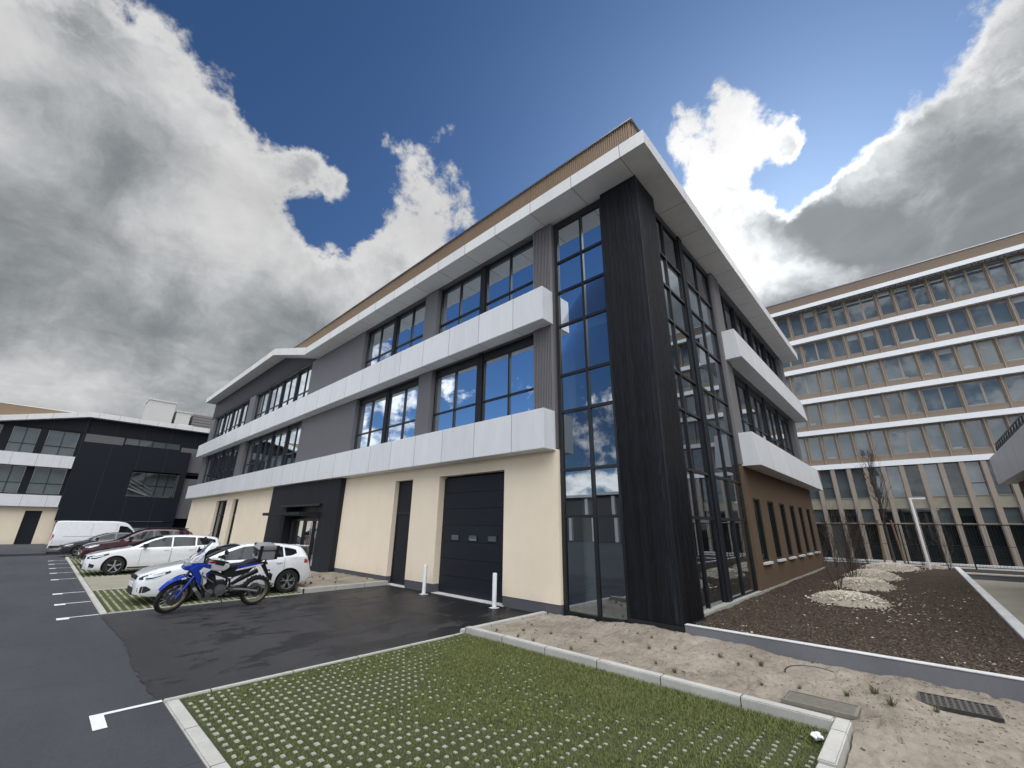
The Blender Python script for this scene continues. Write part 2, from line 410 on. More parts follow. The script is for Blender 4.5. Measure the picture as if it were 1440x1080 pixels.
        if sp.f: sp.build('spandrel_pane','spandrel',fo,recalc=False)
        return fo

MAT['castsand']=simple('dusty_iron',(.20,.18,.155),.85,0,.4,14,.6,60)
MAT['blind']=simple('blind',(.30,.33,.34),.8,0,.15,2)
MAT['chipbase']=simple('chip_base',(.36,.32,.26),.9,0,.5,22,1.,60,bdist=.02)
MAT['crumb']=mat_green('crumbs',(.05,.04,.032),(.22,.19,.155))
EXPO=0.0; BACK_FILL=2.6; ZEN_FILL=5.6; GRASS=120000
# ---------------------------------------------------------------- camera
H=2.05; F_PX=581.892; YAW,PITCH,ROLL=.7512306,.3288112,.0129475
cf=Vector((math.cos(YAW)*math.cos(PITCH),math.sin(YAW)*math.cos(PITCH),math.sin(PITCH)))
rt=Vector((math.sin(YAW),-math.cos(YAW),0)); up=rt.cross(cf)
r_=rt*math.cos(ROLL)+up*math.sin(ROLL); u_=-rt*math.sin(ROLL)+up*math.cos(ROLL)
cam=bpy.data.cameras.new('camera'); co=bpy.data.objects.new('camera',cam); COL.objects.link(co)
cam.sensor_width=36; cam.lens=F_PX/1440*36; cam.clip_end=2000; cam.clip_start=.05
Mx=Matrix((r_,u_,-cf)).transposed().to_4x4(); Mx.translation=Vector((0,0,H)); co.matrix_world=Mx
sc.camera=co
def ray(px,py): return (cf*F_PX+r_*(px-720)-u_*(py-540)).normalized()
# ---------------------------------------------------------------- sun and sky
SUN=ray(1125,345); SEL=math.asin(SUN.z); SAZ=math.atan2(SUN.y,SUN.x)
sd=bpy.data.lights.new('sun','SUN'); sd.energy=1.35; sd.angle=R(11); sd.color=(1,.95,.87)
so=bpy.data.objects.new('sun',sd); COL.objects.link(so); so.rotation_euler=SUN.to_track_quat('Z','Y').to_euler()
w=bpy.data.worlds.new('World'); sc.world=w; w.use_nodes=True; wt=w.node_tree; wt.nodes.clear()
N=NT(wt); wo=N.n('OutputWorld')
tc=N.n('TexCoord'); D=N.v('NORMALIZE',tc.outputs['Generated'])
sky=N.n('TexSky'); sky.sky_type='NISHITA'; sky.sun_disc=False; sky.sun_elevation=SEL; sky.sun_rotation=PI/2-SAZ
sky.air_density=1.0; sky.dust_density=.35; sky.ozone_density=3.
N.l(D,sky.inputs[0])
SKYS=.075
skyc=N.v('MULTIPLY',sky.outputs[0],(.66*SKYS,.90*SKYS,1.18*SKYS))
# cloud cover: a field of soft lobes in direction space, torn up by turbulence
wn1=N.n('TexNoise'); wn1.inputs['Scale'].default_value=4.5; wn1.inputs['Detail'].default_value=8; wn1.inputs['Roughness'].default_value=.62; N.l(D,wn1.inputs['Vector'])
warp=N.v('SCALE',N.v('SUBTRACT',wn1.outputs['Color'],(.5,.5,.5)),sc=.10)
Dw=N.v('NORMALIZE',N.v('ADD',D,warp))
def lobes(lst,vec):
    acc=None
    for px,py,s,a in lst:
        c=ray(px,py); c2=ray(px+s*.7,py+s*.7); ang=max(.01,c.angle(c2)); k=1/(ang*ang)
        dt=N.v('DOT_PRODUCT',vec,tuple(c))
        e=N.m('EXPONENT',N.m('MULTIPLY_ADD',dt,k,-k))
        acc=N.m('MULTIPLY',e,a) if acc is None else N.m('MULTIPLY_ADD',e,a,acc)
    return acc
COVER=[(20,40,120,1.1),(110,110,100,.9),(200,70,60,.7),(250,110,55,.75),(300,165,40,.75),(200,200,90,.9),(40,250,150,1.2),(130,380,170,1.2),(290,290,60,.8),(330,235,34,.5),(350,185,22,.35),(300,370,90,1.),(380,370,46,.65),(360,330,36,.5),(430,420,60,1.),(480,390,34,.8),(520,430,40,.7),(60,560,200,1.),(350,500,150,1.2),(-350,200,330,1.3),
 (395,235,16,.35),(430,222,18,.8),(468,245,18,.8),(450,280,16,.7),(410,235,14,.5),(480,290,14,.3),
 (540,165,16,.6),(553,195,18,.65),(575,225,20,.6),(600,255,26,.75),(625,200,13,.5),(640,230,16,.6),(665,235,12,.5),(650,270,26,.7),(600,300,36,.8),(550,340,32,.75),(610,345,40,.8),(670,300,22,.5),(520,375,30,.6),(798,190,9,.7),
 (1088,188,26,1.0),(1118,215,18,.8),(1045,158,24,.6),(462,258,24,1.1),(428,236,20,.9),(490,285,12,.7),(640,190,12,.6),(1012,128,16,.9),(1045,135,16,.8),(1115,205,16,.6),(905,170,18,.4),(935,170,26,.8),(980,195,28,.6),(1030,180,30,.62),(1075,190,28,.65),(1105,205,18,.5),(960,225,26,.45),(1010,235,36,.75),(1060,235,26,.5),(1000,275,34,.7),(1040,300,34,.7),(1030,340,40,.9),(1080,360,46,1.1),(1130,330,26,.6),(1160,310,26,.7),(1200,270,34,.8),(1250,235,36,.8),(1300,200,38,.8),(1350,160,36,.75),(1420,150,46,.8),(1180,370,70,1.1),(1290,300,90,1.3),(1420,270,110,1.4),(1250,440,140,1.2),(1420,420,140,1.2),(1090,440,70,1.),(1400,50,30,.8),(1430,20,34,.9),(1380,80,20,.4),
 (820,70,190,-.8),(470,70,110,-.8),(420,160,44,-.5),(440,335,24,-.55),(395,290,16,-.35),(505,250,26,-.5),(510,320,22,-.5),(480,345,18,-.35),(1150,245,28,-.6),(1130,285,18,-.45),(1100,285,16,-.3),(1120,80,110,-.6),(1230,130,60,-.6),(720,180,60,-.6),(590,150,24,-.4),(870,120,60,-.5),(690,340,18,-.3),(70,150,16,-.9),(440,325,32,-1.5),(500,305,26,-1.1),(487,360,20,-1.1),(385,165,26,-.7),(505,225,24,-.9),(405,300,16,-.6),(330,245,14,-.5),(1160,245,32,-1.3),(1112,292,18,-.9),(1185,180,40,-.9),(1075,222,11,-.6),(1000,205,9,-.4),(1060,268,13,-.6),(1090,110,30,-.5),(870,200,30,-.5),(940,250,20,-.5),(1015,262,8,-.5),(700,290,20,-.6),(690,200,20,-.4),(1080,110,24,-.3),(925,260,18,-.35)]
cov=lobes(COVER,Dw)
sep=N.n('SeparateXYZ'); N.l(D,sep.inputs[0]); dz=sep.outputs[2]
# flat cloud-deck coordinates for the wispy detail
inv=N.m('DIVIDE',1.,N.m('MAXIMUM',N.m('ADD',dz,.16),.05))
deck=N.v('SCALE',D,sc=inv)
n_det=N.noise(D,26.,6,.62,.3); n_low=N.noise(deck,.8,6,.6,.2); n_mid=N.noise(D,8.5,12,.64,.22)
# outside the lobes the sky is broken cumulus
fd=N.v('DOT_PRODUCT',D,tuple(cf)); infront=N.m('MULTIPLY_ADD',fd,3.2,-1.0,clamp=True)
gen=N.m('MULTIPLY',N.m('MULTIPLY_ADD',n_low,5.,-1.85),N.m('SUBTRACT',1.,infront))
gen=N.m('ADD',gen,N.m('MULTIPLY',N.m('MULTIPLY_ADD',N.v('DOT_PRODUCT',D,(-cf.x*.42,-cf.y*.42,.9)),2.,-1.2,clamp=True),1.2))  # extra cloud overhead behind the camera, added to carry the boosted fill light
mr=ray(640,430); mrd=N.v('DOT_PRODUCT',D,(-mr.x,mr.y,mr.z))
gen=N.m('SUBTRACT',gen,N.m('MULTIPLY',N.m('EXPONENT',N.m('MULTIPLY_ADD',mrd,8.,-8.)),1.75))
hor=N.m('MULTIPLY',N.m('SUBTRACT',.30,dz,clamp=True),2.6)
dens=N.m('ADD',N.m('ADD',N.m('ADD',cov,gen),hor),N.m('ADD',N.m('MULTIPLY_ADD',n_det,2.3,-1.2),N.m('MULTIPLY_ADD',n_mid,3.9,-1.98)))
alpha=N.n('MapRange'); alpha.interpolation_type='SMOOTHSTEP'; N.l(dens,alpha.inputs[0]); alpha.inputs[1].default_value=.02; alpha.inputs[2].default_value=.92
thick=N.n('MapRange'); thick.interpolation_type='SMOOTHSTEP'; N.l(dens,thick.inputs[0]); thick.inputs[1].default_value=.55; thick.inputs[2].default_value=1.75
sdot=N.v('DOT_PRODUCT',D,tuple(SUN)); glow=N.m('EXPONENT',N.m('MULTIPLY_ADD',sdot,9.,-9.)); glow2=N.m('EXPONENT',N.m('MULTIPLY_ADD',sdot,45.,-45.))
SH=[(1330,300,110,.5),(1400,250,60,.3),(1190,325,36,.55),(1130,320,20,.3),(1300,400,110,.4),(1110,440,60,.6),(60,430,130,.30),(330,470,90,.25),(120,290,60,.15),(150,230,60,.15),(450,450,60,.2),
    (330,230,40,-.4),(270,300,60,-.5),(340,310,40,-.5),(230,110,50,-.35),(10,60,80,-.5),(600,280,90,-.6),(1000,220,90,-.5),(1100,380,40,-.6),(1170,385,26,-.6),(60,560,60,-.4),(420,370,50,-.5),(500,410,40,-.4),(300,390,50,-.3),(1250,215,40,-.3),(1350,140,40,-.3)]
shd=lobes(SH,Dw)
n_sh=N.noise(N.v('ADD',D,N.v('SCALE',warp,sc=1.)),5.5,11,.6,.3)
sh0=N.m('ADD',N.m('MULTIPLY_ADD',thick.outputs[0],.62,.05),N.m('ADD',shd,N.m('MULTIPLY_ADD',n_sh,2.5,-1.38)))
shm=N.n('MapRange'); shm.interpolation_type='SMOOTHSTEP'; N.l(sh0,shm.inputs[0]); shm.inputs[1].default_value=-.15; shm.inputs[2].default_value=1.25
sh=shm.outputs[0]
lit=N.m('ADD',.64,N.m('MULTIPLY',glow,.25)); lit=N.m('ADD',lit,N.m('MULTIPLY',glow2,.75))
dark=N.m('ADD',.225,N.m('MULTIPLY',glow,.08))
br=N.m('MULTIPLY_ADD',N.m('SUBTRACT',dark,lit),sh,lit)
br=N.m('MULTIPLY',br,N.m('MULTIPLY_ADD',N.noise(deck,2.6,9,.6,.5),.9,.56))
# clouds out of view, behind and overhead, boosted as added fill light
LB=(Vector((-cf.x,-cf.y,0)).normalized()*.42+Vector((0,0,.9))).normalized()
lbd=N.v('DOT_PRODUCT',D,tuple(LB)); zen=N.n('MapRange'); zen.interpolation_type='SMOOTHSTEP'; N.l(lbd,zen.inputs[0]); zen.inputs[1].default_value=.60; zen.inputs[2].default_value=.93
back=N.m('ADD',N.m('MULTIPLY',N.m('MULTIPLY_ADD',sdot,-1.,.05,clamp=True),BACK_FILL),N.m('MULTIPLY',zen.outputs[0],ZEN_FILL))
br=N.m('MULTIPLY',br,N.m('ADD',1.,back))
cc=N.n('CombineColor'); t=N.m('MULTIPLY',sh,1.)
N.l(N.m('MULTIPLY',br,N.m('MULTIPLY_ADD',t,-.11,1.)),cc.inputs[0]); N.l(N.m('MULTIPLY',br,N.m('MULTIPLY_ADD',t,-.03,1.)),cc.inputs[1]); N.l(N.m('MULTIPLY',br,N.m('MULTIPLY_ADD',t,.03,1.)),cc.inputs[2])
skyg=N.v('ADD',skyc,N.v('SCALE',(.16,.22,.30),sc=glow))
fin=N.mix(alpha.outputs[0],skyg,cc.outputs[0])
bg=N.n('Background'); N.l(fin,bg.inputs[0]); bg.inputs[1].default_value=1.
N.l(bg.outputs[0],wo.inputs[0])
w.cycles.sampling_method='MANUAL'; w.cycles.sample_map_resolution=1024
sc.view_settings.view_transform='Standard'; sc.view_settings.look='None'; sc.view_settings.gamma=1; sc.view_settings.exposure=EXPO
sc.cycles.max_bounces=8; sc.cycles.transparent_max_bounces=16; sc.cycles.glossy_bounces=5
# ---------------------------------------------------------------- ground
def gz(x,y):
    z=0.
    if y>33: z-=min(y-33,27)*.0237
    if x>33.5: z=min(z,-.74*min(1,(x-33.5)/6))
    return z
g=MB(); xs=[-220,-80,-30,-10,-4,0,1.45,4,9,12,20,33,33.5,34.5,36,38,39.5,45,60,90,150,300]; ys=[-220,-80,-30,-10,-4,0,4,8,12,16,20,26,33,36,40,44,48,52,56,60,70,90,150,320]
vs=[(x,y,gz(x,y)-.012) for y in ys for x in xs]; nx=len(xs)
fs=[(j*nx+i,j*nx+i+1,(j+1)*nx+i+1,(j+1)*nx+i) for j in range(len(ys)-1) for i in range(nx-1)]
g.add(vs,fs); tag(g.build('road','road'),kind='structure')
def ragged(poly_pts,name,mat,z,kind='structure'):
    mb=MB(); mb.add([(x,y,z) for x,y in poly_pts],[tuple(range(len(poly_pts)))]); return tag(mb.build(name,mat,recalc=False),kind=kind)
fbm0=lambda q: noise.noise(Vector((q*4,0,0)))
pts=[(8.93,7.12),(8.93,14.28)]
pts+=[(1.48,14.22)]
y=14.1
while y>7.2:
    pts.append((1.48+random.uniform(-.018,.03)+.04*math.sin(y*1.3)+.03*fbm0(y),y)); y-=random.uniform(.02,.06)
pts+=[(1.52,7.12)]
ragged(pts[::-1],'pavement','pad',-.006)
# kerbs and edge strips
def kbox(x0,x1,y0,y1,z0,z1,mat='kerb',bev=.012,name='kerb'):
    m=MB(); m.box(x0,x1,y0,y1,z0,z1); return tag(m.build(name,mat,bevel=bev),kind='structure')
kbox(1.525,1.665,1.2,7.03,-.1,.012)
kbox(1.525,6.235,7.035,7.11,-.1,.016,'kerbx',.008)
kbox(6.24,6.38,1.10,7.03,-.1,.125)
kbox(5.2,6.38,.95,1.09,-.1,.125,'kerbx')
kbox(-1,5.195,.95,1.09,-.1,.10,'kerbx')
kbox(6.24,8.90,7.035,7.175,-.1,.07,'kerbx')
kbox(1.44,1.57,14.16,36.3,-.1,.01)
kbox(1.575,5.95,14.16,14.23,-.1,.014,'kerbx',.008)
kbox(6.0,8.90,14.2,14.34,-.1,.13,'kerbx')
kbox(5.99,6.13,14.345,36,-.1,.11)
kbox(1.575,5.98,18.86,18.95,-.1,.014,'kerbx',.008); kbox(1.575,5.98,23.1,23.18,-.1,.014,'kerbx',.008)
# painted bay ticks on the road
def tick(y,tail=1,sx=.115,sy=.42,x0=.885,x1=1.52,first=False):
    m=MB(); z=-.004
    m.add([(x0,y-sy,z),(x0+sx,y-sy,z),(x0+sx,y-.075,z),(x0+sx,y-.075,z),(x1,y-.075,z),(x1,y,z),(x0,y,z)],[(0,1,2,4,5,6)])
    return tag(m.build('road_marking','paint',recalc=False),kind='structure')
tick(7.16,sy=.5)
for yy in (14.22,16.55,18.85,23.2,25.95,28.5,31.1,33.6): tick(yy+.03,x0=.74,x1=1.42,sy=.26,sx=.2)
# far bays
for a,b,m in ((14.24,18.85,'stripe'),(18.96,23.09,'pavebeige'),(23.19,36.2,'stripe')):
    mb=MB(); n=8
    vs=[]; 
    for j in range(n+1):
        yy=a+(b-a)*j/n
        for x in (1.58,5.98): vs.append((x,yy,gz(x,yy)+.002))
    mb.add(vs,[(2*j,2*j+1,2*j+3,2*j+2) for j in range(n)])
    tag(mb.build('parking_bay',m),kind='structure')
mb=MB(); mb.add([(1.58,37.6,gz(0,37.6)+.002),(6,37.6,gz(0,37.6)+.002),(6,42,gz(0,42)+.002),(1.58,42,gz(0,42)+.002)],[(0,1,2,3)]); tag(mb.build('parking_bay','stripe'),kind='structure')
mb=MB(); mb.box(-60,.75,43.4,61,-1,-.12); mb.box(.75,14,47,61,-1,-.2); tag(mb.build('pavement','road'),kind='structure')
# near grass-paver bay
mb=MB(); mb.add([(1.67,1.1,-.004),(6.24,1.1,-.004),(6.24,7.03,-.004),(1.67,7.03,-.004)],[(0,1,2,3)]); tag(mb.build('parking_bay','grassbase'),kind='structure')
def fbm(x,y,s,o=0): return noise.noise(Vector((x*s,y*s,o)))
def turf(x,y): return max(0,min(1.2,.05+.75*max(0,(x-2.9)/2.0)*(1 if y<6.3 else .6)+.75*fbm(x,y,.8)+.35*fbm(x,y,2.6,4)-.55*max(0,1-abs((x+y*.9)-6.9)/.5)*(1 if x>3.2 else 0)-.5*max(0,1-abs(x-5.35)/.35)*(1 if y<3 else 0)))
dots=MB()
ry=random.Random(3)
x=1.74
while x<6.2:
    y=7.0-.075
    while y>1.15:
        if x*1.0+y>5.9:
            tf=turf(x,y); jx=ry.uniform(-.006,.006); jy=ry.uniform(-.008,.008)
            k=1-.30*min(1,tf)-.22*max(0,min(1,(x-1.8)/1.6)); h=.006+ry.uniform(-.003,.002)
            a=(.023+ry.uniform(-.007,.003))*k; b=(.029+ry.uniform(-.009,.004))*k
            c=(x+jx,y+jy)
            if ry.random()>tf*.95-.12:
                dots.add([(c[0]-a,c[1]-b,-.003),(c[0]+a,c[1]-b,-.003),(c[0]+a,c[1]+b,-.003),(c[0]-a,c[1]+b,-.003),
              (c[0]-a*.82,c[1]-b*.82,h),(c[0]+a*.82,c[1]-b*.82,h),(c[0]+a*.82,c[1]+b*.82,h),(c[0]-a*.82,c[1]+b*.82,h)],
              [(4,5,6,7),(0,1,5,4),(1,2,6,5),(2,3,7,6),(3,0,4,7)])
        y-=.155
    x+=.105
tag(dots.build('grass_paver_studs','concdot',recalc=False),'pale concrete studs of the grass paving poking through the turf','paving','paving','stuff')
def fbm(x,y,s,o=0): return noise.noise(Vector((x*s,y*s,o)))
gb=MB(); rg=random.Random(11)
def blade(mb,x,y,z,h,wd,lean,az):
    dx,dy=math.cos(az),math.sin(az); px,py=-dy*wd,dx*wd
    lx,ly=dx*lean,dy*lean
    b=len(mb.v)
    mb.v+=[(x-px,y-py,z),(x+px,y+py,z),(x+lx*.4+px*.7,y+ly*.4+py*.7,z+h*.6),(x+lx*.4-px*.7,y+ly*.4-py*.7,z+h*.6),(x+lx,y+ly,z+h)]
    mb.f+=[(b,b+1,b+2,b+3),(b+3,b+2,b+4)]; mb.mi+=[0,0]
n=0
while n<GRASS:
    x=rg.uniform(1.69,6.235); y=rg.uniform(1.1,7.02)
    if x+y<6.0: continue
    dens=.34+.62*turf(x,y)
    edge=max(0,1-(6.24-x)/.35)
    fx=((x-1.74+.0525)%.105)/.105-.5; fy=((6.925-y+.0775)%.155)/.155-.5
    onstud=abs(fx)<.25 and abs(fy)<.27
    if rg.random()>max(.12,dens+edge*.5): continue
    if onstud and rg.random()<.9-.55*max(0,dens-.55): continue
    h=rg.uniform(.008,.022)*(1+1.2*max(0,dens-.4)+1.2*edge)
    blade(gb,x,y,-.002,h,rg.uniform(.0016,.0034),h*rg.uniform(.3,1.1),rg.uniform(0,6.283)); n+=1
tag(gb.build('grass','grass',recalc=False),'short green turf growing through the concrete grass paving','grass',kind='stuff')
# sand
def sandz(x,y):
    z=.035+.05*fbm(x,y,.8)+.030*fbm(x,y,2.6,2)+.017*fbm(x,y,6.5,5)+.010*fbm(x,y,14,6)
    # footprints / dents
    z-=.13*max(0,fbm(x*1.0,y*1.6,3.6,9)-.30)
    t=max(0,1-abs(x-8.9)/2.2)*max(0,min(1,(6.9-y)/2.0))*max(0,min(1,(y-1.2)/2.4)); z+=.10*t
    for (cx,cy,rx,ry_) in ((8.33,1.68,.33,.30),(7.0,1.33,.3,.45),(8.16,.11,.32,.42)):
        q=((x-cx)/rx)**2+((y-cy)/ry_)**2
        if q<1.6: k=max(0,min(1,(1.6-q)/.6)); z=z*(1-k)+.004*k
    if y>7.0: z=-.06
    if x<6.40 and y>.93: z=min(z,.0)
    return max(z,-.004) if not(x<6.40 and y>.93) else -.05
def grid(x0,x1,y0,y1,st,fn,name,mat,skip=None):
    nx=int((x1-x0)/st)+1; ny=int((y1-y0)/st)+1
    vs=[]; fs=[]
    for j in range(ny+1):
        for i in range(nx+1):
            x=min(x0+i*st,x1); y=min(y0+j*st,y1); vs.append((x,y,fn(x,y)))
    for j in range(ny):
        for i in range(nx):
            if skip and skip(x0+i*st,y0+j*st): continue
            fs.append((j*(nx+1)+i,j*(nx+1)+i+1,(j+1)*(nx+1)+i+1,(j+1)*(nx+1)+i))
    m=MB(); m.add(vs,fs); o=m.build(name,mat,smooth=80,recalc=False); return tag(o,kind='structure')
grid(6.37,8.93,-2.4,7.05,.028,sandz,'sand','sand')
grid(2.31,6.37,-2.4,.93,.035,sandz,'sand','sand')
grid(6.12,8.93,14.33,18.5,.07,lambda x,y:.10+.03*fbm(x,y,1.2)+.03*fbm(x,y,4,2),'sand','sand')
grid(6.12,8.93,27.0,36,.25,lambda x,y:.08+.03*fbm(x,y,1.2),'sand','sand')
mb=MB(); mb.box(6.13,8.9,18.5,27,-.1,.02); tag(mb.build('pavement','conc'),kind='structure')
# soil bed behind the low wall
def soilz(x,y):
    a=.215+.035*fbm(x,y,.7,3)+.022*fbm(x,y,3.5,1)+.016*fbm(x,y,9,2)
    return a+ .05*max(0,min(1,(x-12)/12))*0
grid(9.03,22,-.95,3.83,.045,soilz,'soil','soil')
grid(22,33.2,-.95,9,.12,soilz,'soil','soil',skip=lambda x,y: x<27.3 and y>3.9)
bits=MB(); rb=random.Random(5)
for k in range(12000):
    x=9.1+(rb.random()**1.6)*14; y=rb.uniform(-.85,3.75); z=soilz(x,y)+.004
    l=rb.uniform(.008,.04); wd=rb.uniform(.004,.012); a=rb.uniform(0,6.28); t=rb.uniform(-.5,.5)
    M=Matrix.Translation((x,y,z))@Matrix.Rotation(a,4,'Z')@Matrix.Rotation(t,4,'Y')
    b=len(bits.v); bits.box(-l,l,-wd,wd,-.003,.004); bits.xf(M,b)
tag(bits.build('bark_mulch','chipdark',recalc=False),'loose dark bark bits scattered over the soil bed','mulch',kind='stuff')
pale=MB()
for k in range(230):
    x=9.1+(rb.random()**1.4)*12; y=rb.uniform(-.85,3.7); z=soilz(x,y)+.008
    if rb.random()<.5: x=rb.gauss(15.5,1.8); y=min(3.6,max(-.8,rb.gauss(.9,.6))); z=soilz(x,y)+.008
    l=rb.uniform(.007,.022); wd=l*rb.uniform(.4,.8); a=rb.uniform(0,6.28)
    M=Matrix.Translation((x,y,z))@Matrix.Rotation(a,4,'Z')@Matrix.Rotation(rb.uniform(-.5,.5),4,'X')
    b=len(pale.v); pale.box(-l,l,-wd,wd,-.003,.006); pale.xf(M,b)
tag(pale.build('scattered_chips','chips',recalc=False),'pale wood chips strewn across the dark soil bed','wood chips',kind='stuff')
# low walls
m=MB(); m.box(8.93,9.055,-9,3.70,-.3,.262)
rw=m.build('retaining_wall','wallgrey',bevel=.008); tag(rw,'low grey wall in front of the soil bed, running from the black column','wall')
m=MB(); m.box(8.925,9.06,-9,3.70,.265,.279); m.build('coping','coping',rw,bevel=.004)
m=MB(); m.box(9.06,33.3,-1.16,-.96,-.1,.275); kw=m.build('bed_wall','coping',bevel=.01); tag(kw,'long pale concrete edging wall on the right side of the soil bed','wall')
m=MB(); m.box(29.2,29.42,-30,-1.17,-.1,.20); cw=m.build('retaining_wall','wallgrey',bevel=.008); tag(cw,'grey cross wall with pale coping at the end of the alley','wall')
m=MB(); m.box(29.17,29.46,-30,-1.17,.203,.26); m.build('coping','coping',cw,bevel=.006)
m=MB(); m.box(9.06,29.2,-3.4,-1.165,-.02,-.004); tag(m.build('path','pavebeige'),kind='structure')
m=MB(); m.box(29.43,33.3,-30,-1.17,-.02,.2); tag(m.build('soil','soil'),kind='structure')
m=MB(); m.box(38.2,38.6,-40,14,-1,.16); k2=m.build('boundary_wall','coping'); tag(k2,'long low white wall behind the mesh fence, at the foot of the office block','wall')
# ================================================================= main building
W=8.93; BY=3.82; XE=27.4; YE=48.2
A=Fr('A',W); B=Fr('B',BY)
mb_=empty('office_building',(W,YE/2,0),0,'three storey building with black timber corner, white bands and cream ground floor','building')
def part(m,name,mat,**k):
    o=m.build(name,mat,**k); o.parent=mb_; o.matrix_parent_inverse=Matrix.Translation((-W,-YE/2,0)); return o
HP=empty('tmp'); 
MPI=Matrix.Translation((-W,-YE/2,0))
def adopt(o): o.parent=mb_; o.matrix_parent_inverse=MPI; return o
# ground floor walls
GD=(8.60,11.68,-1,3.60); SD=(13.25,14.42,-1,3.60); SL=[(34.1,35.38,-1,3.55),(36.85,39.7,-1,3.55)]
for a_,b_,h_ in ((6.66,18.55,[GD,SD]),(26.95,YE,SL)):
    m=MB(); A.wall(m,a_,b_,0.25,4.0,-.34,0,h_); part(m,'wall','cream')
    m=MB(); A.wall(m,a_,b_,-.6,.248,-.34,-.012,h_); part(m,'plinth','plinth')
sl=[(15.87,16.77),(17.73,18.7),(19.6,20.57),(21.45,22.45),(23.35,24.3),(25.26,26.25)]
m=MB(); B.wall(m,15.22,XE,.28,4.02,-.34,0,[(a,b,1.03,3.0) for a,b in sl])
part(m,'wall','brownwall')
m=MB(); B.box(m,10.3,XE+.01,-.3,.03,-.3,.275); part(m,'plinth','conc')
for a,b in sl:
    f=B.window(None,a+.02,b-.02,1.05,2.99,[],[],-.035,mats=('frame','farglassdark'),outer=.04); adopt(f)
    m=MB(); B.box(m,a-.03,b+.03,-.03,.085,.955,1.028); s_=m.build('sill','coping',bevel=.006); s_.parent=f
# end wall (far side) and back walls
m=MB(); m.box(XE-.3,XE,BY+.001,YE,-.8,11.36); part(m,'wall','greypanel')
m=MB(); m.box(W+.35,XE-.31,YE-.3,YE-.001,-.8,11.36); part(m,'wall','greypanel')
# upper grey walls with window bays
bayA=[(7.46,12.62),(13.47,18.62),(25.05,35.42),(36.82,47.05)]
Z1,Z2,Z3,Z4=5.0,7.76,8.8,11.36
m=MB(); A.wall(m,7.42,YE,4.03,11.395,-.30,0,[(a,b,Z1,Z2) for a,b in bayA]+[(a,b,Z3,Z4) for a,b in bayA]); part(m,'wall','greypanel')
bayB=(16.08,26.55)
m=MB(); B.wall(m,16.0,XE,4.05,11.395,-.30,0,[(*bayB,Z1,Z2),(*bayB,Z3,Z4)]); part(m,'wall','greypanel')
# ribbed light panels either side of the corner glazing
def ribs(F,u0,u1,z0,z1,name,mat,pitch=.062,dep=.035,d0=0.):
    m=MB(); n=max(1,round((u1-u0)/pitch)); p=(u1-u0)/n; prof=[(u0,d0-.2)]
    for i in range(n):
        a=u0+i*p; prof+=[(a,d0),(a+p*.45,d0),(a+p*.55,d0+dep),(a+p*.95,d0+dep)]
    prof+=[(u1,d0),(u1,d0-.2)]
    n=len(prof); v=[F.P(q[0],q[1],z0) for q in prof]+[F.P(q[0],q[1],z1) for q in prof]
    f=[(i,i+n,(i+1)%n+n,(i+1)%n) for i in range(n)]+[tuple(range(n)),tuple(range(2*n-1,n-1,-1))]
    m.add(v,f); return m.build(name,mat,mb_) if False else part(m,name,mat)
ribs(A,6.70,7.415,4.03,11.39,'ribbed_cladding','ribgrey')
ribs(B,15.25,15.99,4.05,11.39,'ribbed_cladding','ribgrey')
# bands
for z0,z1 in ((3.97,5.06),(7.74,8.83)):
    m=MB(); m.box(W-.5,W+.02,6.70,48.52,z0,z1); part(m,'white_band','white_a',bevel=.008)
for z0,z1 in ((4.0,5.1),(7.78,8.88)):
    m=MB(); poly=[(BY-.55,z0),(BY-.45,z1),(BY+.02,z1),(BY+.02,z0)]
    m.prism(poly,lambda p,t:(t,p[0],p[1]),15.3,27.95); 
    m.add([(XE+.02,BY+.02,z0),(27.95,BY+.02,z0),(27.95,YE,z0),(XE+.02,YE,z0),(XE+.02,BY+.02,z1),(27.95,BY+.02,z1),(27.95,YE,z1),(XE+.02,YE,z1)],[(0,1,2,3),(4,5,6,7),(1,2,6,5),(0,4,7,3),(2,3,7,6)])
    part(m,'white_band','white_b')
# dark panels over the far windows, following the roof rise
m=MB(); m.prism([(24.6,11.41),(YE,11.41),(YE,13.02),(30.2,13.02),(24.75,11.5)],lambda p,t:(t,p[0],p[1]),W-.03,W+.2); part(m,'gable_panel','darkpanel')
# canopy: long side, following the roof line, and short side
top=[(3.06,11.83),(24.2,11.83),(30.15,13.47),(48.65,13.47)]; bot=[(48.65,13.04),(30.3,13.04),(24.35,11.40),(3.06,11.40)]
m=MB(); m.prism(top+bot,lambda p,t:(t,p[0],p[1]),8.13,W+.6)
part(m,'roof_canopy','canopy_a')
m=MB(); m.box(W+.603,27.85,3.06,BY+1.2,11.40,11.83); part(m,'roof_canopy','canopy_b')
m=MB(); m.box(W+.61,27.85,BY+1.21,YE,11.42,11.80); m.box(W+.61,27.85,30.2,48.6,11.81,13.4); part(m,'roof','roofbrown')
# brown ribbed parapet above
ribs(Fr('A',W+.22),3.80,30.6,11.80,13.66,'roof_parapet','ribbrown',.075,.03)
ribs(Fr('B',3.80),W+.25,26.6,11.84,13.66,'roof_parapet','ribbrown',.075,.03)
m=MB(); m.box(W+.14,W+.34,3.72,30.6,13.663,13.71); m.box(W+.345,26.7,3.72,3.92,13.663,13.71); part(m,'parapet_cap','steel')
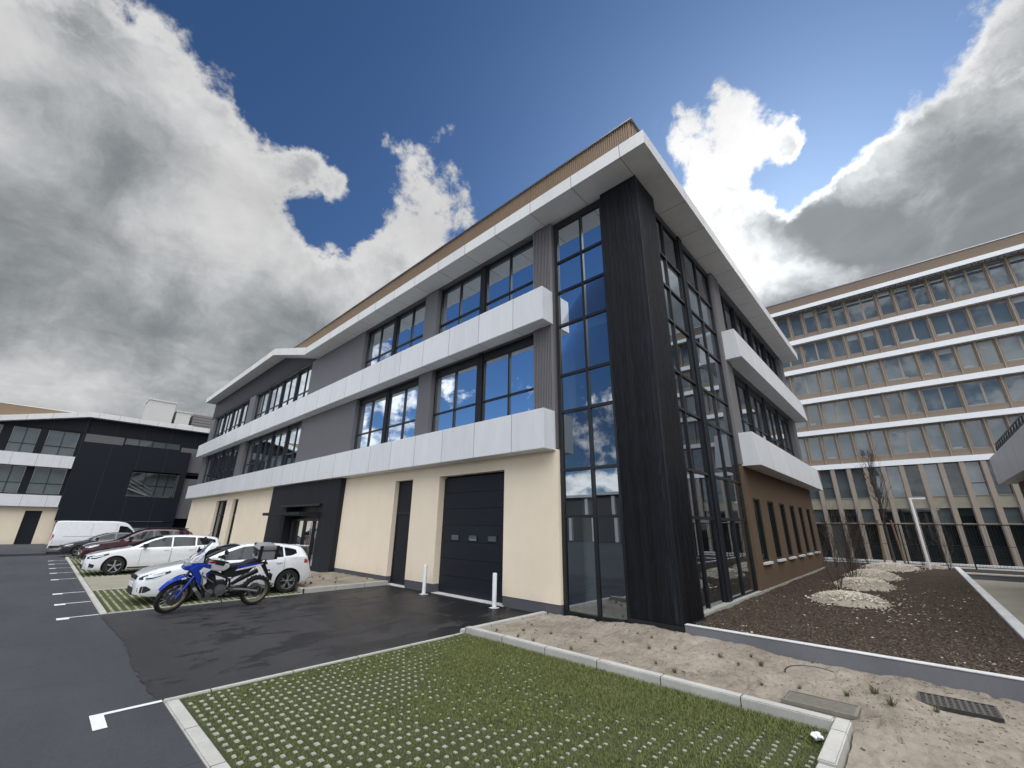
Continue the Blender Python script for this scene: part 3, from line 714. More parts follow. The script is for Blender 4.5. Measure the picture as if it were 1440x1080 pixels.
# windows in the bays
def bay_windows(F,a,b,n,z0,z1,ztr,first=None):
    pw=(b-a)/n
    for i in range(n):
        u0=a+i*pw; u1=u0+pw
        g=.13
        uu0=u0+(g if i else 0); uu1=u1-(g if i<n-1 else 0)
        f=F.window(None,uu0,uu1,z0,z1,[(uu0+uu1)/2],[ztr],-.2,outer=.065,top=.30 if z0<6 else .10,bw=.06); adopt(f)
        if i<n-1:
            m=MB(); F.box(m,u1-g+.003,u1+g-.003,-.26,-.16,z0,z1); q=m.build('pier_panel','darkpanel'); adopt(q)
for a,b in bayA:
    n=2 if b-a<6 else 4
    bay_windows(A,a,b,n,Z1,Z2,5.98); bay_windows(A,a,b,n,Z3,Z4,9.72)
bay_windows(B,*bayB,4,Z1,Z2,5.98); bay_windows(B,*bayB,4,Z3,Z4,9.72)
# corner glazing, both faces
ZR=[2.28,3.44,5.03,6.10,7.67,8.80,9.88]
f=A.window(None,4.88,6.655,.02,11.39,[5.68],ZR,-.12,outer=.10,top=.22,bw=.075,spans={2,5},name='curtain_wall'); f.name='corner_glazing'; adopt(f)
f=B.window(None,10.14,12.27,.20,11.39,[11.06],ZR,-.10,outer=.07,top=.22,bw=.07,spans={2,5}); f.name='corner_glazing'; adopt(f)
f=B.window(None,12.60,15.235,.20,11.39,[13.85],ZR,-.10,outer=.09,top=.22,bw=.07,spans={2,5}); f.name='corner_glazing'; adopt(f)
m=MB(); B.box(m,12.275,12.595,-.2,-.06,.2,11.39); part(m,'pier_panel','darkpanel_x')
# charred timber corner column
m=MB(); m.box(W-.0,W+.3,3.74,4.862,.24,11.395); m.box(W+.301,10.125,3.745,4.2,.24,11.395); m.box(W+.301,10.125,3.75,4.2,.24,11.3) if False else None
part(m,'timber_cladding','wood')
m=MB(); m.box(W-.012,W+.022,3.722,3.757,.235,11.39); part(m,'corner_trim','blackmetal',bevel=.004)
m=MB(); m.box(W-.035,W+.02,3.70,4.90,.155,.235); m.box(W+.021,10.13,3.70,3.80,.155,.235); part(m,'base_flashing','frame',bevel=.005)
m=MB(); m.box(W+.01,10.12,3.76,4.85,-.3,.15); part(m,'plinth','plinth')
# garage door
m=MB(); zz=0.015
while zz<3.5:
    z2=min(zz+.505,3.62); m.box(W+.24,W+.29,8.45,11.8,zz,z2-.006); zz=z2
gd=part(m,'garage_door','door',bevel=.004)
def sub(m,name,mat,par,**k):
    o=m.build(name,mat,**k); o.parent=par; return o
for u in (9.27,10.12,10.97):
    m=MB(); m.box(W+.225,W+.239,u-.20,u+.20,1.56,1.76); q=sub(m,'door_window','plastic',gd,bevel=.01)
    m=MB(); m.box(W+.219,W+.224,u-.165,u+.165,1.59,1.73); sub(m,'pane','farglass',gd)
m=MB(); m.box(W-.02,W+.3,8.55,11.7,-.02,.014); part(m,'threshold','coping')
# side door
m=MB(); m.box(W+.2,W+.25,13.25,14.42,.02,2.42); sd_=part(m,'side_door','door')
m=MB(); m.box(W+.19,W+.24,13.25,14.42,2.46,3.6); part(m,'transom_panel','door')
m=MB(); m.box(W+.175,W+.25,13.25,13.31,.02,3.6);m.box(W+.175,W+.25,14.36,14.42,.02,3.6);m.box(W+.178,W+.25,13.311,14.359,2.38,2.46); part(m,'door_frame','frame')
m=MB(); m.tube([(W+.19,14.22,1.05),(W+.13,14.22,1.05),(W+.13,14.10,1.05)],.014); sub(m,'handle','blackmetal',sd_)
m=MB(); m.box(W-.03,W+.3,13.2,14.46,-.02,.016); part(m,'threshold','coping')
# tall narrow openings at the far end
for a,b,_,z in SL:
    f=A.window(None,a,b,.03,z,[(a+b)/2] if b-a>2 else [],[2.5],-.18,mats=('frame','farglassdark'),outer=.07); adopt(f)
# entrance: black cladding block with glazed doors under a flat canopy
EX=W-.24
m=MB(); F2=Fr('A',EX); F2.wall(m,18.52,26.95,-.1,3.965,-.6,0,[(20.25,24.4,-1,2.85)]); part(m,'entrance_cladding','darkpanel')
m=MB(); m.box(EX+.55,EX+.62,20.2,24.45,-.05,2.9); 
ent=part(m,'entrance_recess','blackmetal')
for u0,u1 in ((20.5,21.55),(21.6,22.65)):
    f=Fr('A',EX+.35).window(None,u0,u1,.03,2.22,[],[],0,mats=('frame','glass'),outer=.09); f.name='entrance_door'; adopt(f)
f=Fr('A',EX+.35).window(None,22.7,24.35,.03,2.22,[23.5],[],0,mats=('frame','glass'),outer=.08); adopt(f)
m=MB(); m.tube([(EX+.29,21.66,.35),(EX+.29,21.66,2.05)],.018); m.tube([(EX+.29,21.50,.35),(EX+.29,21.50,2.05)],.018); part(m,'door_pull','steel')
m=MB(); m.box(EX-.95,EX+.3,20.1,24.9,2.36,2.50); part(m,'entrance_canopy','darkpanel',bevel=.01)
m=MB(); m.box(EX-.12,EX-.003,20.1,24.9,2.80,2.90); part(m,'canopy_beam','frame')
# inside: floors, a core, round columns
m=MB()
for z in (-.05,3.62,7.42): m.box(W+.36,XE-.35,BY+.36,YE-.35,z,z+.42 if z>0 else .04)
m.box(W+.36,XE-.35,BY+.36,YE-.35,11.2,11.35)
part(m,'floor_slab','slab')
m=MB(); m.box(13.5,22,9.5,45,.05,3.6); m.box(13.5,22,9.5,45,4.05,7.4); m.box(13.5,22,9.5,45,7.86,11.18)
m.box(W+.36,13.4,19.9,20.05,4.05,7.4); m.box(W+.36,13.4,19.9,20.05,7.86,11.18); m.box(W+.4,13.4,8.2,8.35,.05,3.6)
part(m,'inner_wall','inside')
m=MB()
for y in (7.2,12.9,25,36): 
    for z0,z1 in ((4.05,7.41),(7.86,11.19)): m.lathe([(0,z0),(.2,z0),(.2,z1),(0,z1)],(W+1.5,y,0),'z',16)
m.lathe([(0,.05),(.22,.05),(.22,3.6),(0,3.6)],(10.3,6.6,0),'z',16)
part(m,'inner_column','inside',smooth=True)
# white radiators / desks seen low behind the panes
rr=random.Random(2)
for k in range(10):
    y=rr.uniform(7.8,46); z=rr.choice((4.05,7.86)); m=MB(); m.box(W+.75,W+1.1,y,y+rr.uniform(.4,.8),z,z+rr.uniform(1.0,1.5)); part(m,'cabinet','inside')
bpy.data.objects.remove(HP)
# ================================================================= far left wing
LB=empty('office_wing',(3,60,-.64),0,'black and cream office wing with pitched white roof edge behind the parked van','building')
LI=Matrix.Translation((-3,-60,.64))
def lpart(m,name,mat,par=None,**k):
    o=m.build(name,mat,**k); 
    if par is None: o.parent=LB; o.matrix_parent_inverse=LI
    else: o.parent=par
    return o
L=Fr('B',60.)
m=MB(); L.wall(m,-34,.93,-.7,3.2,-.3,0,[(-1.22,-.15,-1,2.78)]); lpart(m,'wall','cream')
m=MB(); L.box(m,-1.22,-.15,-.2,-.12,-.62,2.78); lpart(m,'side_door','door')
wl=[(-3.95,-2.12),(-1.68,.57),(-6.3,-4.5),(-8.9,-6.7)]
m=MB(); L.wall(m,-34,.93,3.2,10.5,-.3,0,[(a,b,4.26,6.78) for a,b in wl]+[(a,b,7.9,10.34) for a,b in wl]); lpart(m,'wall','darkpanel_x')
for a,b in wl:
    for z0,z1,zt in ((4.26,6.78,5.25),(7.9,10.34,8.8)):
        f=L.window(None,a,b,z0,z1,[(a+b)/2],[zt],-.12,mats=('frame','farglass'),outer=.07); f.parent=LB; f.matrix_parent_inverse=LI
for z0,z1 in ((3.15,4.18),(6.76,7.9)): m=MB(); L.box(m,-34,.73,0,.5,z0,z1); lpart(m,'white_band','white_b')
# black volume with its window to the stair
m=MB(); L.wall(m,.80,9.85,1.95,9.45,-.1,.52,[(5.25,9.35,4.45,7.05)]); L.wall(m,.94,9.85,-.8,1.94,-.1,.45,[(5.6,9.85,-1,1.3)]); lpart(m,'dark_cladding','darkpanel_x')
f=L.window(None,5.3,9.3,4.5,7.0,[6.5,7.6,8.4],[5.6],-.3,mats=('frame','farglass'),outer=.08); f.parent=LB; f.matrix_parent_inverse=LI
m=MB()
for k in range(3): m.tube([L.P(5.3,.2,6.3-.35*k),L.P(7.4,.2,5.1-.35*k)],.035,6)
m.tube([L.P(5.3,.15,5.2),L.P(7.0,.15,4.55)],.12,6); lpart(m,'stair_rail','steel')
m=MB(); L.wall(m,.93,22,7,11.95,-.45,-.1,[(4.0,8.75,9.68,10.42)]); lpart(m,'wall','darkpanel_x')
f=L.window(None,4.0,8.75,9.68,10.42,[5.15,6.3,7.45],[],-.15,mats=('frame','farglass'),outer=.05); f.parent=LB; f.matrix_parent_inverse=LI
m=MB(); L.box(m,.95,3.9,-.1,-.03,9.55,10.35); L.box(m,8.9,16,-.1,.0,7.3,10.0); L.box(m,9.9,20,-.1,.1,2.3,6.6); lpart(m,'grey_cladding','greypanel')
m=MB(); L.box(m,9.86,22,-6,-1.5,-.8,9); lpart(m,'wall','darkpanel_x')
m=MB(); m.prism([(-5.1,10.44),(.93,10.44),(.93,11.98),(.80,11.94)],lambda p,t:(p[0],t,p[1]),59.96,60.2); lpart(m,'gable_panel','darkpanel_x')
tp=[(-34,10.97),(-5.1,10.97),(.78,12.46),(22,12.46)]; bt=[(22,11.95),(.80,11.95),(-5.1,10.45),(-34,10.45)]
m=MB(); m.prism(tp+bt,lambda p,t:(p[0],t,p[1]),59.3,61.5); lpart(m,'roof_canopy','canopy_b')
m=MB(); m.prism([(.78,11.9),(22,11.9),(22,12.4),(.78,12.4)],lambda p,t:(p[0],t,p[1]),61.51,74); lpart(m,'roof','roofbrown')
m=MB(); L.box(m,-34,.13,-.5,-.35,10.9,12.30); lpart(m,'roof_parapet','ribbrown')
m=MB(); L.box(m,-34,.2,-.52,-.33,12.303,12.36); lpart(m,'parapet_cap','whitepaint')
m=MB(); m.box(5.45,8.05,66,69,12.4,16.15); m.box(5.38,8.12,65.9,69.1,16.15,16.32)
rh=lpart(m,'roof_house','inside')
m=MB(); m.box(8.35,9.8,66,69,12.4,15.2); m.box(8.25,9.9,65.9,69.1,15.2,15.35); lpart(m,'roof_house','inside')
m=MB(); 
for k in range(8): m.box(10.1,16,66+.02*k,69,12.5+.35*k,12.8+.35*k)
lpart(m,'roof_louvre','ribgrey')
m=MB()
for x in (8.6,9.3,10): m.tube([(x,64,12.4),(x,64,13.3)],.04,6)
m.tube([(8.6,64,13.3),(10,64,13.3)],.04,6); lpart(m,'roof_railing','whitepaint')
# ================================================================= office block on the right
RX=55.; RB=empty('office_block',(RX,-5,-.74),0,'long beige seven storey office block with white floor bands and rows of windows','building')
RI=Matrix.Translation((-RX,5,.74))
def rpart(m,name,mat,**k):
    o=m.build(name,mat,**k); o.parent=RB; o.matrix_parent_inverse=RI; return o
C_=Fr('A',RX); s=RX/38.
def zz(z): return 2.05+(z-2.05)*s
Y0,Y1=-62,22
# floor bands (white) from the measured levels
bz=[(6.13,6.47),(8.70,9.04),(11.14,11.50),(13.62,13.98),(16.06,16.43)]
for a,b in bz: m=MB(); C_.box(m,Y0,Y1,0,.42,zz(a),zz(b)); rpart(m,'white_band','white_far')
m=MB(); C_.box(m,Y0,Y1,-.2,.75,zz(18.78),zz(19.12)); rpart(m,'white_band','white_far')
m=MB(); C_.box(m,Y0,Y1,-.6,.25,zz(19.125),zz(20.0)); rpart(m,'roof_parapet','roofbrown')
m=MB(); C_.box(m,Y0,Y1,-.65,.32,zz(20.0)+.003,zz(20.0)+.09); rpart(m,'parapet_cap','steel')
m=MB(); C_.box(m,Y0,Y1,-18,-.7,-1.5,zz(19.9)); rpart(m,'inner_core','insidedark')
# sun-screen ladder under the top band
m=MB(); 
for k in range(int((Y1-Y0)/.42)): C_.box(m,Y0+k*.42,Y0+k*.42+.05,.72,1.05,zz(18.62),zz(18.66))
C_.box(m,Y0,Y1,1.051,1.10,zz(18.60),zz(18.70)); C_.box(m,Y0,Y1,.66,.715,zz(18.60),zz(18.66)); rpart(m,'sun_screen','frame')
U=1.338
floors=[(6.47,8.70,'sssssDsssssDDD',-.2),(9.04,11.14,'sDssssDDD',3),(11.50,13.62,'DssssDssssD',1),(13.98,16.06,'DssssDDD',0),(16.43,18.78,'ssssDssssD',2)]
def ypx(Y38): return Y38*s
starts={0:ypx(4.85),1:ypx(4.47),2:ypx(5.0),3:ypx(3.85),4:ypx(4.25)}
many=[]
for fi,(za,zb,pat,_) in enumerate(floors):
    za,zb=zz(za),zz(zb)
    wins=[]; y=starts[fi]; k=0
    while y>Y0+3:
        n=2 if pat[k%len(pat)]=='D' else 1; wins.append((y-n*U,y,n)); y-=n*U; k+=1
    y=starts[fi]; k=0
    rev=pat[::-1]
    while y<Y1-3:
        n=2 if rev[k%len(rev)]=='D' else 1; wins.append((y,y+n*U,n)); y+=n*U; k+=1
    zw0=za+.62; zw1=zb-.10
    m=MB(); C_.wall(m,Y0,Y1,za,zb,-.3,0,[(a+.13,b-.13,zw0,zw1) for a,b,n in wins]); rpart(m,'wall','beige')
    # fins between the windows
    fm=MB()
    for a,b,n in wins: C_.box(fm,a-.035,a+.035,.002,.10,za+.05,zb-.002)
    rpart(fm,'facade_fin','beigel')
    stuff=[MB(),MB()]
    for a,b,n in wins:
        vis=a>-15.5 and b<8.4
        f=MB() if vis else stuff[0]; g_=MB() if vis else stuff[1]
        u0,u1=a+.131,b-.131; d=-.16
        C_.box(f,u0,u0+.07,d-.06,d,zw0,zw1);C_.box(f,u1-.07,u1,d-.06,d,zw0,zw1);C_.box(f,u0+.071,u1-.071,d-.06,d-.002,zw0,zw0+.08);C_.box(f,u0+.071,u1-.071,d-.06,d-.002,zw1-.07,zw1)
        if n==2: C_.box(f,(a+b)/2-.13,(a+b)/2+.03,d-.06,d-.002,zw0+.081,zw1-.071)
        g_.box(RX-d+.03,RX-d+.05,u0+.03,u1-.03,zw0+.03,zw1-.03)
        if vis:
            fo=rpart(f,'window','beigel'); go=g_.build('pane','farglass'); go.parent=fo
            if random.random()<.75:
                bm_=MB(); ww=(u1-u0)*random.uniform(.35,.7); bm_.box(RX-d+.022,RX-d+.029,u1-.1-ww,u1-.1,zw0+.1,zw0+random.uniform(.16,.34)) if random.random()<.6 else bm_.box(RX-d+.022,RX-d+.029,u0+.08,u1-.08,zw1-random.uniform(.12,.7),zw1-.06); 
                bo=bm_.build('window_blind','blind'); bo.parent=fo
    if stuff[0].f:
        q=rpart(stuff[0],'window_row','beigel'); q['kind']='stuff'; q2=stuff[1].build('pane','farglass'); q2.parent=q
# lower storeys: pilasters, glazing, pale spandrel
m=MB(); y=ypx(4.57)
ys=[]
while y<Y1: y+=U
y-=U
while y>Y0: ys.append(y); y-=U
stf=MB()
for y in ys:
    t=MB() if -16<y<9 else stf
    C_.box(t,y-.17,y+.17,-.1,.35,-1.2,zz(6.12))
    C_.box(t,y+.171,y+.24,-.1,.20,-1.2,zz(6.12))
    if t is not stf: rpart(t,'pilaster','beigel')
q=rpart(stf,'pilaster_row','beigel'); q['kind']='stuff'
m=MB(); C_.box(m,Y0,Y1,-.12,.10,zz(3.42),zz(4.08)); rpart(m,'spandrel_panel','pavebeige')
m=MB(); C_.box(m,Y0,Y1,-.12,.16,zz(4.08)+.002,zz(4.08)+.05);C_.box(m,Y0,Y1,-.12,.16,zz(3.42)-.05,zz(3.42)-.002); C_.box(m,Y0,Y1,-.12,.06,zz(2.44),zz(2.50)); rpart(m,'transom','beigel')
gl=MB(); gd2=MB(); rr=random.Random(9)
for i in range(len(ys)-1):
    a,b=ys[i+1]+.17,ys[i]-.17
    for (z0,z1,pd) in ((zz(4.12),zz(6.11),.45),(zz(2.5),zz(3.38),.5),(-1.1,zz(2.43),.95)):
        dk=rr.random()<pd; vis=-15.5<a<9 and z0<99
        t=MB() if vis else (gd2 if dk else gl); t.box(RX+.14,RX+.16,a,b,z0,z1)
        if vis: rpart(t,'ground_glazing','farglassdark' if dk else 'farglass')
        if rr.random()<.3 and z0>3: m_=MB(); C_.box(m_,a,b,-.14,-.08,(z0*.65+z1*.35),(z0*.65+z1*.35)+.06); rpart(m_,'transom','frame')
for t,mm_ in ((gl,'farglass'),(gd2,'farglassdark')): q=rpart(t,'glazing_row',mm_); q['kind']='stuff'
# ================================================================= twin wing at the right edge
TW=empty('office_wing',(22,-6,0),0,'low brown wing with one white band, cut by the right picture edge','building')
TI=Matrix.Translation((-22,6,0)); T=Fr('C',-3.45)
def tpart(m,name,mat,**k):
    o=m.build(name,mat,**k); o.parent=TW; o.matrix_parent_inverse=TI; return o
m=MB(); T.wall(m,9.6,27.2,-.1,3.98,-.3,0,[(a,a+.95,1.03,3.0) for a in (10.5,12.4,14.3,16.2,18.1)]); tpart(m,'wall','brownwall'); m=MB(); m.box(26.9,27.2,-14,-3.76,-.1,3.98); tpart(m,'wall','brownwall')
m=MB(); T.box(m,9.6,27.7,0,.5,3.97,5.07); tpart(m,'white_band','white_b'); m=MB(); m.box(27.22,27.7,-14,-3.46,3.97,5.07); tpart(m,'white_band','white_b')
m=MB(); m.box(9.7,26.8,-14,-3.8,3.99,4.6); tpart(m,'roof','roofbrown')
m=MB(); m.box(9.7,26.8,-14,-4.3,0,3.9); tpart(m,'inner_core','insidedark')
m=MB()
for k in range(12):
    x=25.6-.55*k; m.tube([(x,-3.05,5.07),(x,-3.05,5.42)],.022,6); m.tube([(x,-3.05,5.40),(x+.4,-3.05,5.1)],.02,6)
m.tube([(19.5,-3.05,5.42),(25.6,-3.05,5.42)],.03,6); tpart(m,'railing','frame')
# ================================================================= building behind the photographer, mirrored in the panes
BB=empty('warehouse',(-38,6,0),0,'low pale hall with upright white fins, mirrored in the corner panes','building')
BI=Matrix.Translation((38,-6,0)); D_=Fr('D',-38.)
def bpart(m,name,mat):
    o=m.build(name,mat); o.parent=BB; o.matrix_parent_inverse=BI; return o
m=MB(); D_.box(m,-40,60,-15,0,-.2,6.4); bpart(m,'wall','greypanel')
m=MB()
for k in range(22): D_.box(m,-36+k*4.2,-35.5+k*4.2,0.01,.5,-.1,6.2)
bpart(m,'facade_fin','white_far')
m=MB(); D_.box(m,-40.5,60.5,-15.5,.7,6.41,6.8); bpart(m,'roof','white_far')
# ================================================================= vehicles
def interp(pts,x):
    if x<=pts[0][0]: return pts[0][1]
    for i in range(len(pts)-1):
        x0,a=pts[i]; x1,b=pts[i+1]
        if x<=x1:
            t=(x-x0)/(x1-x0)
            pa=pts[i-1] if i else (2*x0-x1,a); pb=pts[i+2] if i+2<len(pts) else (2*x1-x0,b)
            m0=((b-pa[1])/(x1-pa[0])) ; m1=((pb[1]-a)/(pb[0]-x0))
            d=(b-a)/(x1-x0)
            if d==0: m0=m1=0
            else:
                m0=max(min(m0/d,2.5),0)*d; m1=max(min(m1/d,2.5),0)*d
            h=x1-x0
            return a*(2*t**3-3*t*t+1)+m0*h*(t**3-2*t*t+t)+b*(-2*t**3+3*t*t)+m1*h*(t**3-t*t)
    return pts[-1][1]
def wheel(parent,x,y,r,side,style,mir=1,rimmat='alloy'):
    """side -1: outer face towards -Y"""
    t=MB(); wd=.21
    prof=[(r*.66,-wd/2),(r*.92,-wd/2),(r*.985,-wd/2+.03),(r,-.05),(r,.05),(r*.985,wd/2-.03),(r*.92,wd/2),(r*.66,wd/2)]
    t.lathe(prof,(0,0,0),'y',36,closed=True)
    w_=t.build('wheel','rubber',parent,smooth=True,loc=(x,y,r))
    m=MB(); o=side*wd*.40; q=side
    m.lathe([(r*.665,o),(r*.69,o+q*.008),(r*.64,o+q*.002),(r*.62,-o*.6)],(0,0,0),'y',36)
    n=5 if style!=7 else 7
    for k in range(n):
        a=2*PI*k/n+.3
        for da in ((-.13,.13) if style==5 else (0,)):
            ca,sa=math.cos(a),math.sin(a); cb,sb=math.cos(a+da*1.3),math.sin(a+da*1.3)
            hw=r*(.045 if style==5 else .075); 
            p0=Vector((ca*r*.12,o,sa*r*.12)); p1=Vector((cb*r*.65,o+q*.004,sb*r*.65)); tn=Vector((-sb,0,cb))
            v=[p0-tn*hw*.9,p0+tn*hw*.9,p1+tn*hw*1.25,p1-tn*hw*1.25]; v2=[Vector((p.x,p.y-q*.05,p.z)) for p in v]
            m.add(v+v2,[(0,1,2,3),(7,6,5,4),(0,4,5,1),(1,5,6,2),(2,6,7,3),(3,7,4,0)])
    m.lathe([(0,o+q*.012),(r*.13,o+q*.010),(r*.17,o-q*.01),(r*.17,o-q*.05)],(0,0,0),'y',18)
    m.build('rim',rimmat,w_)
    b=MB(); b.lathe([(0,o-q*.09),(r*.6,o-q*.09)],(0,0,0),'y',24); b.build('brake','plastic',w_)
    return w_
def car(name,label,cat,loc,P,rz=0,group=None):
    t=empty(name,loc,rz,label,cat,group); Ln=P['L']; Wd=P['W']; r=P['r']; ax=P['ax']
    zt=lambda x:interp(P['top'],x); zs=lambda x:min(interp(P['sh'],x),zt(x)-.02); w=lambda x:Wd*interp(P['plan'],x)
    zb=lambda x:interp(P['bot'],x); yr=lambda x:Wd*interp(P['yr'],x)
    def section(x):
        W_=w(x); B_=zb(x); S=zs(x); T=zt(x); Y=min(yr(x),W_*.95); h=S-B_
        ed=min(.075,(T-S)*.42)
        zr=T-ed
        p=[(0,B_),(W_*.7,B_),(W_*.93,B_+.03*h),(W_*.985,B_+.16*h),(W_*.992,B_+.40*h),(W_,B_+.62*h),(W_*.992,B_+.86*h),(W_*.968,S)]
        a=p[-1]; b=(Y,zr)
        p+=[(a[0]+(b[0]-a[0])*k,a[1]+(b[1]-a[1])*k) for k in (.06,.35,.7)]
        p+=[b,(Y*.93,zr+ed*.62),(Y*.75,zr+ed*.90),(Y*.4,T-.002),(0,T)]
        return p
    def ysurf(x,z):
        p=section(x)
        for i in range(1,len(p)-5):
            if p[i][1]<=z<=p[i+1][1] and p[i+1][1]>p[i][1]: 
                k=(z-p[i][1])/(p[i+1][1]-p[i][1]); return p[i][0]+(p[i+1][0]-p[i][0])*k
        return p[11][0] if z>p[11][1] else p[1][0]
    nst=64; xs=sorted({Ln*i/nst for i in range(nst+1)}|{q[0] for q in P['top']}|{.03,Ln-.03})
    secs=[section(x) for x in xs]; n=len(secs[0]); vs=[];fs=[]
    ring=[]
    for x,s_ in zip(xs,secs):
        rg_=[(x,y,z) for y,z in s_]+[(x,-y,z) for y,z in s_[-2:0:-1]]
        ring.append(len(rg_)); vs+=rg_
    K=ring[0]
    for i in range(len(xs)-1):
        for k in range(K): fs.append((i*K+k,i*K+(k+1)%K,(i+1)*K+(k+1)%K,(i+1)*K+k))
    fs+=[tuple(range(K)),tuple((len(xs)-1)*K+k for k in range(K-1,-1,-1))]
    m=MB(); m.add(vs,fs); body=m.build('body',[P['paint'],'plastic'],t)
    # wheel wells cut out of the body
    c=MB()
    for a in ax:
        for sy in (-1,1):
            c.lathe([(0,sy*(Wd-.30)),(r+.055,sy*(Wd-.30)),(r+.055,sy*(Wd+.2)),(0,sy*(Wd+.2))],(a,0,r+.005),'y',40,mi=0)
    cu=c.build('cutter','plastic')
    cu.data.materials.clear(); cu.data.materials.append(MAT[P['paint']]); cu.data.materials.append(MAT['plastic'])
    for p_ in cu.data.polygons: p_.material_index=1
    cu.parent=t
    bpy.context.view_layer.update()
    md=body.modifiers.new('b','BOOLEAN'); md.operation='DIFFERENCE'; md.object=cu; md.solver='EXACT'
    dg=bpy.context.evaluated_depsgraph_get(); me=bpy.data.meshes.new_from_object(body.evaluated_get(dg))
    body.modifiers.clear(); body.data=me; bpy.data.objects.remove(cu)
    me.polygons.foreach_set('use_smooth',[True]*len(me.polygons)); me.set_sharp_from_angle(angle=R(32))
    def patch(nm,mat,cols,off=.006,par=None,both=True,sides=(-1,1),nz=3):
        """cols: list of (x,zlo,zhi) following the side of the body"""
        mm=MB()
        for sy in sides:
            v=[];f=[]
            X=[]
            for i in range(len(cols)-1):
                a,b=cols[i],cols[i+1]; ns=max(1,int(abs(b[0]-a[0])/.06))
                for k in range(ns): q=k/ns; X.append(tuple(a[j]+(b[j]-a[j])*q for j in range(3)))
            X.append(cols[-1])
            for (x,z0,z1) in X:
                for j in range(nz+1):
                    z=z0+(z1-z0)*j/nz; z=max(min(z,zt(x)-.045),zb(x)+.05) ; v.append((x,sy*(ysurf(x,z)+off),z))
            q=nz+1
            for i in range(len(X)-1):
                for j in range(nz): f.append((i*q+j,i*q+j+1,(i+1)*q+j+1,(i+1)*q+j))
            mm.add(v,f)
        return mm.build(nm,mat,par or t,smooth=30)
    for s_ in P['sidewin']: patch('side_window','carglass',s_,.004)
    # screen surfaces
    def screen(nm,x0,x1,mat='carglass',f=.90,off=.006):
        mm=MB(); v=[];fc=[]; nx=10; ny=8
        for i in range(nx+1):
            x=x0+(x1-x0)*i/nx; sct=section(x); top=[(y,z) for y,z in sct[11:]][::-1]   # centre->edge
            for j in range(-ny,ny+1):
                yy=abs(j)/ny*top[-1][0]*f; z=top[-1][1]
                for k in range(len(top)-1):
                    if top[k][0]<=yy<=top[k+1][0]: z=top[k][1]+(top[k+1][1]-top[k][1])*(yy-top[k][0])/max(1e-6,top[k+1][0]-top[k][0]); break
                v.append((x,math.copysign(yy,j) if j else 0,z+off))
        q=2*ny+1
        for i in range(nx):
            for j in range(q-1): fc.append((i*q+j,i*q+j+1,(i+1)*q+j+1,(i+1)*q+j))
        mm.add(v,fc); return mm.build(nm,mat,t,smooth=40)
    screen('windscreen',*P['ws'])
    if P.get('rw'): screen('rear_window',*P['rw'])
    for i,(x0,x1,zlo,zhi) in enumerate(P['doors']):
        mm=MB()
        for sy in (-1,1):
            for x in (x0,x1):
                v=[]
                for j in range(9):
                    z=zlo+(zhi-zlo)*j/8; y=ysurf(x,z)+.0025; v+=[(x-.004,sy*y,z),(x+.004,sy*y,z)]
                mm.add(v,[(2*j,2*j+1,2*j+3,2*j+2) for j in range(8)])
            v=[]
            for j in range(9):
                x=x0+(x1-x0)*j/8; y=ysurf(x,zlo)+.0025; v+=[(x,sy*y,zlo-.004),(x,sy*y,zlo+.004)]
            mm.add(v,[(2*j,2*j+1,2*j+3,2*j+2) for j in range(8)])
        do=mm.build('door','plastic',t)
        h=MB()
        for sy in (-1,1):
            hx=x1-.16; hz=P['hz']; y=ysurf(hx,hz)
            h.box(hx-.085,hx+.085,sy*(y-.01),sy*(y+.028),hz-.013,hz+.013)
        h.build('handle',P.get('hm',P['paint']),do,bevel=.006)
    for sy in (-1,1):
        mm=MB(); mx,mz=P['mir']; y=ysurf(mx,mz)
        mm.box(mx-.06,mx+.10,sy*(y+.05),sy*(y+.24),mz,mz+.15); mm.box(mx,mx+.06,sy*(y-.03),sy*(y+.06),mz+.01,mz+.05)
        mm.build('mirror',P.get('mm','plastic'),t,bevel=.025,smooth=True)
    for cols in P['hl']: patch('headlight','lamp',cols,.006)
    for cols in P.get('hlt',[]): patch('headlight_trim','plastic',cols,.004)
    for cols in P['tl']: patch('taillight','redlamp',cols,.006)
    for cols in P['blk']: patch('bumper_intake','plastic',cols,.004)
    patch('sill','plastic',[(ax[0]+r+.08,zb(2)+.0,zb(2)+.10),(ax[1]-r-.08,zb(2),zb(2)+.10)],.003)
    fw=ysurf(.03,.45)
    m=MB(); m.box(-.012,.03,-fw*.7,fw*.7,P['gr'][0],P['gr'][1]); m.build('grille','plastic',t,bevel=.01)
    m=MB(); m.box(-.02,.02,-fw*.68,fw*.68,P['gr'][2],P['gr'][3]); m.build('grille','plastic',t,bevel=.01)
    m=MB(); m.box(-.03,-.013,-.26,.26,P['pl'],P['pl']+.11); m.build('number_plate','whitepaint',t)
    for a in ax:
        for sy in (-1,1): wheel(t,a,sy*(Wd-.115),r,sy,P['rim'],rimmat=P.get('rimmat','alloy'))
    return t,ysurf,section
